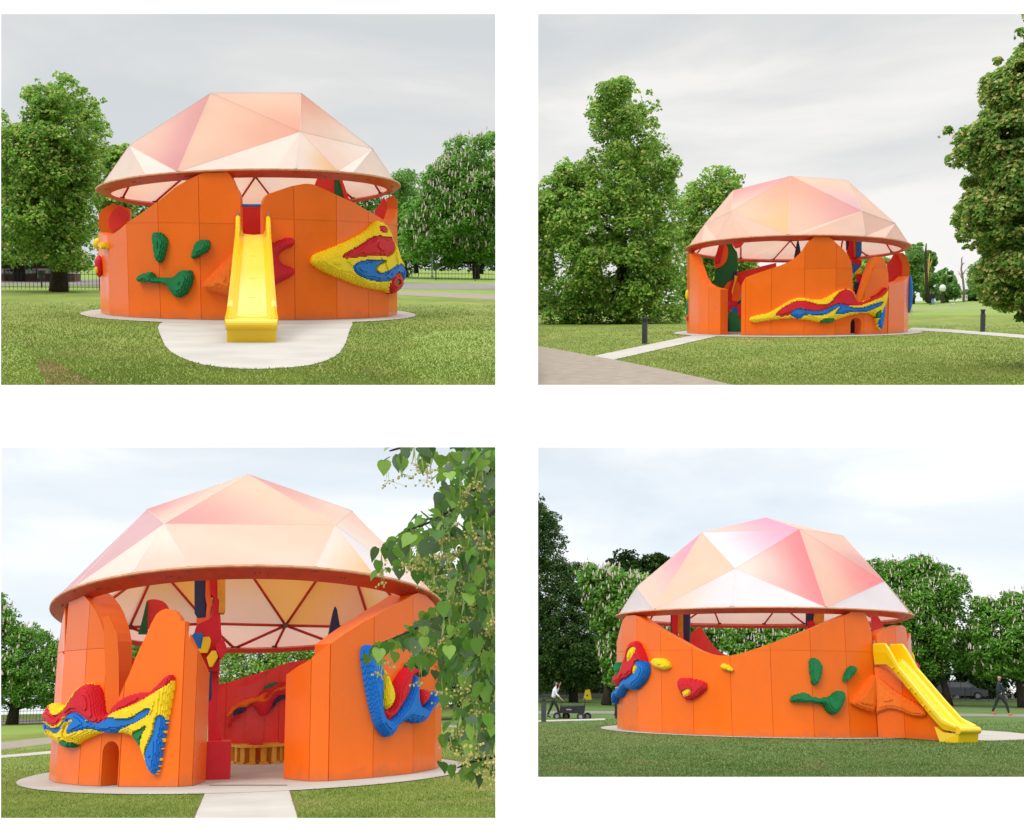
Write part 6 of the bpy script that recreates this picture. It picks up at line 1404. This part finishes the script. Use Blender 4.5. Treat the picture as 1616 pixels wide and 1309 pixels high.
    MB().prism([C_(x, -.74, z) for x, z in [(-1.3, .97), (-.55, 1.46), (1.1, 1.5), (1.75, 1.25), (1.95, 1.0)]], Vector((0, 1.48 * k, 0))).build('cabin', M['carpaint'], car)
    for p in ([(-1.08, 1.03), (-.48, 1.40), (-.02, 1.42), (-.02, 1.03)], [(.05, 1.03), (.05, 1.43), (.85, 1.42), (.95, 1.03)], [(1.02, 1.03), (.95, 1.4), (1.45, 1.28), (1.6, 1.05)]):
        MB().prism([C_(x, -.75, z) for x, z in p], Vector((0, -.02 * k, 0))).build('window', M['glass'], car)
    MB().prism([C_(x, y, z) for x, y, z in ((-1.26, -.62, 1.03), (-.6, -.6, 1.45), (-.6, .6, 1.45), (-1.26, .62, 1.03))], Vector((.03, 0, .03)) * k).build('windscreen', M['glass'], car)
    for x in (-1.3, 1.3):
        wh = MB().tube([C_(x, -.90, .33), C_(x, -.68, .33)], .33 * k, 16).build('wheel', M['rubber'], car); MB().tube([C_(x, -.915, .33), C_(x, -.90, .33)], .2 * k, 12).build('rim', M['grey'], wh)
    for y in (-.6, .6): MB().box(C_(-2.12, y, .66), (.08 * k, .34 * k, .16 * k)).build('headlight', M['white'], car); MB().box(C_(2.06, y, .82), (.1 * k, .2 * k, .2 * k)).build('tail_light', M['red_wall'], car)
    MB().box(C_(-.95, -.95, 1.02), (.14 * k, .14 * k, .1 * k)).build('mirror', M['carpaint'], car)
    # walking man with a sheet of paper
    g = V.ground(1579.5, 1126); rt, P = walker(V, 'bald man in dark clothes and orange shoes walking right with papers in his hand', g, 56 / F * g.y, 1, step=.33, arms=((.42, .22), (.05, .08)), lean=0)
    g2 = P(.50, -.2, 1.13); pp = thing('paper', 'white folded papers in the walking man\'s hand', 'paper', V, g2); MB().box(g2, (.3, .2, .02), Matrix.Rotation(.3, 3, 'Y')).build('sheet', M['white'], pp); MB().box(g2 + Vector((0.01, .01, .02)), (.28, .19, .015), Matrix.Rotation(.15, 3, 'Y')).build('sheet', M['white'], pp)
    # woman with a folding wagon
    g = V.ground(873, 1136.2); rt, P = walker(V, 'dark-haired woman in a white T-shirt and black trousers pushing a black wagon', g, 56 / F * g.y, 1, step=.30, top='cloth_white', shoe='black', hair='long', arms=((.35, .0), (.20, .72)), lean=.08)
    g = V.ground(899, 1136.6); wg = thing('folding_wagon', 'black folding wagon pushed by the woman in white', 'wagon', V, g); q = g.y / F / 4.04
    Wd = lambda x, y, z: g + Vector(((x - 238) * q, y, (832 - z) * q))
    mb = MB(); mb.prism([Wd(178, -.28, 800), Wd(325, -.28, 798), Wd(330, -.28, 752), (Wd(185, -.28, 758))], Vector((0, .56, 0))); mb.build('fabric_tub', M['cloth_black'], wg)
    for x in (165, 208, 313, 343):
        for y in ((-.3,) if x in (165, 313) else (.3,)):
            wh = MB().tube([Wd(x, y, 818), Wd(x, y + .07, 818)], .17, 14).build('wheel', M['rubber'], wg); MB().tube([Wd(x, y - .005, 818), Wd(x, y + .0, 818)], .08, 10).build('rim', M['grey'], wh)
    for p in ([(175, 800), (165, 818)], [(325, 798), (313, 818)], [(330, 800), (343, 818)], [(200, 800), (208, 818)]): MB().tube([Wd(x, 0, z) for x, z in p], .02, 6).build('strut', M['black'], wg)
    MB().tube([Wd(330, 0, 790), Wd(335, 0, 720), Wd(325, 0, 700)], .016, 6).build('handle', M['black'], wg); MB().tube([Wd(180, 0, 760), Wd(190, 0, 715), Wd(198, 0, 705)], .016, 6).build('handle', M['black'], wg)
    for y in (-.25, .25): MB().tube([Wd(180, y, 752), Wd(330, y, 747)], .014, 6).build('top_rail', M['black'], wg)
    MB().box(Wd(240, -.285, 776), (.22, .006, .05)).build('label_patch', M['grey'], wg)
    g = V.ground(971.5, 1137); walker(V, 'person in black standing mostly hidden behind the left edge of the pavilion', g, 50 / F * g.y, 1, step=.05, top='cloth_black', shoe='black', hair='short')
    # floor sign and bollard
    g = V.ground(927.5, 1107.5); sg = thing('warning_sign', 'small yellow folding floor sign by the left railing', 'sign', V, g)
    for s_ in (-1, 1): MB().prism([g + Vector((-.36, s_ * .22, 0)), g + Vector((.36, s_ * .22, 0)), g + Vector((.2, s_ * .02, .85)), g + Vector((-.2, s_ * .02, .85))], Vector((0, s_ * .03, 0))).build('panel', M['yellow'], sg)
    MB().prism([g + Vector((-.10, -.16, .3)), g + Vector((.10, -.16, .3)), g + Vector((0, -.10, .55))], Vector((0, -.02, 0))).build('symbol', M['black'], sg); MB().box(g + Vector((0, 0, .86)), (.2, .08, .08)).build('grip', M['red_wall'], sg)
    bollard(V, 'black bollard light at the left edge, beside the woman', (858, 1141.5), 1101.5, 'bollard lights by the concrete paths', .085)
import time as _t
for _n in ('panel1', 'panel2', 'panel3', 'panel4'):
    if _n in globals():
        _a = _t.time(); globals()[_n](); print(_n, round(_t.time() - _a, 1))
print('TRIS', sum(sum(p.loop_total - 2 for p in m.polygons) * 1 for m in bpy.data.meshes))
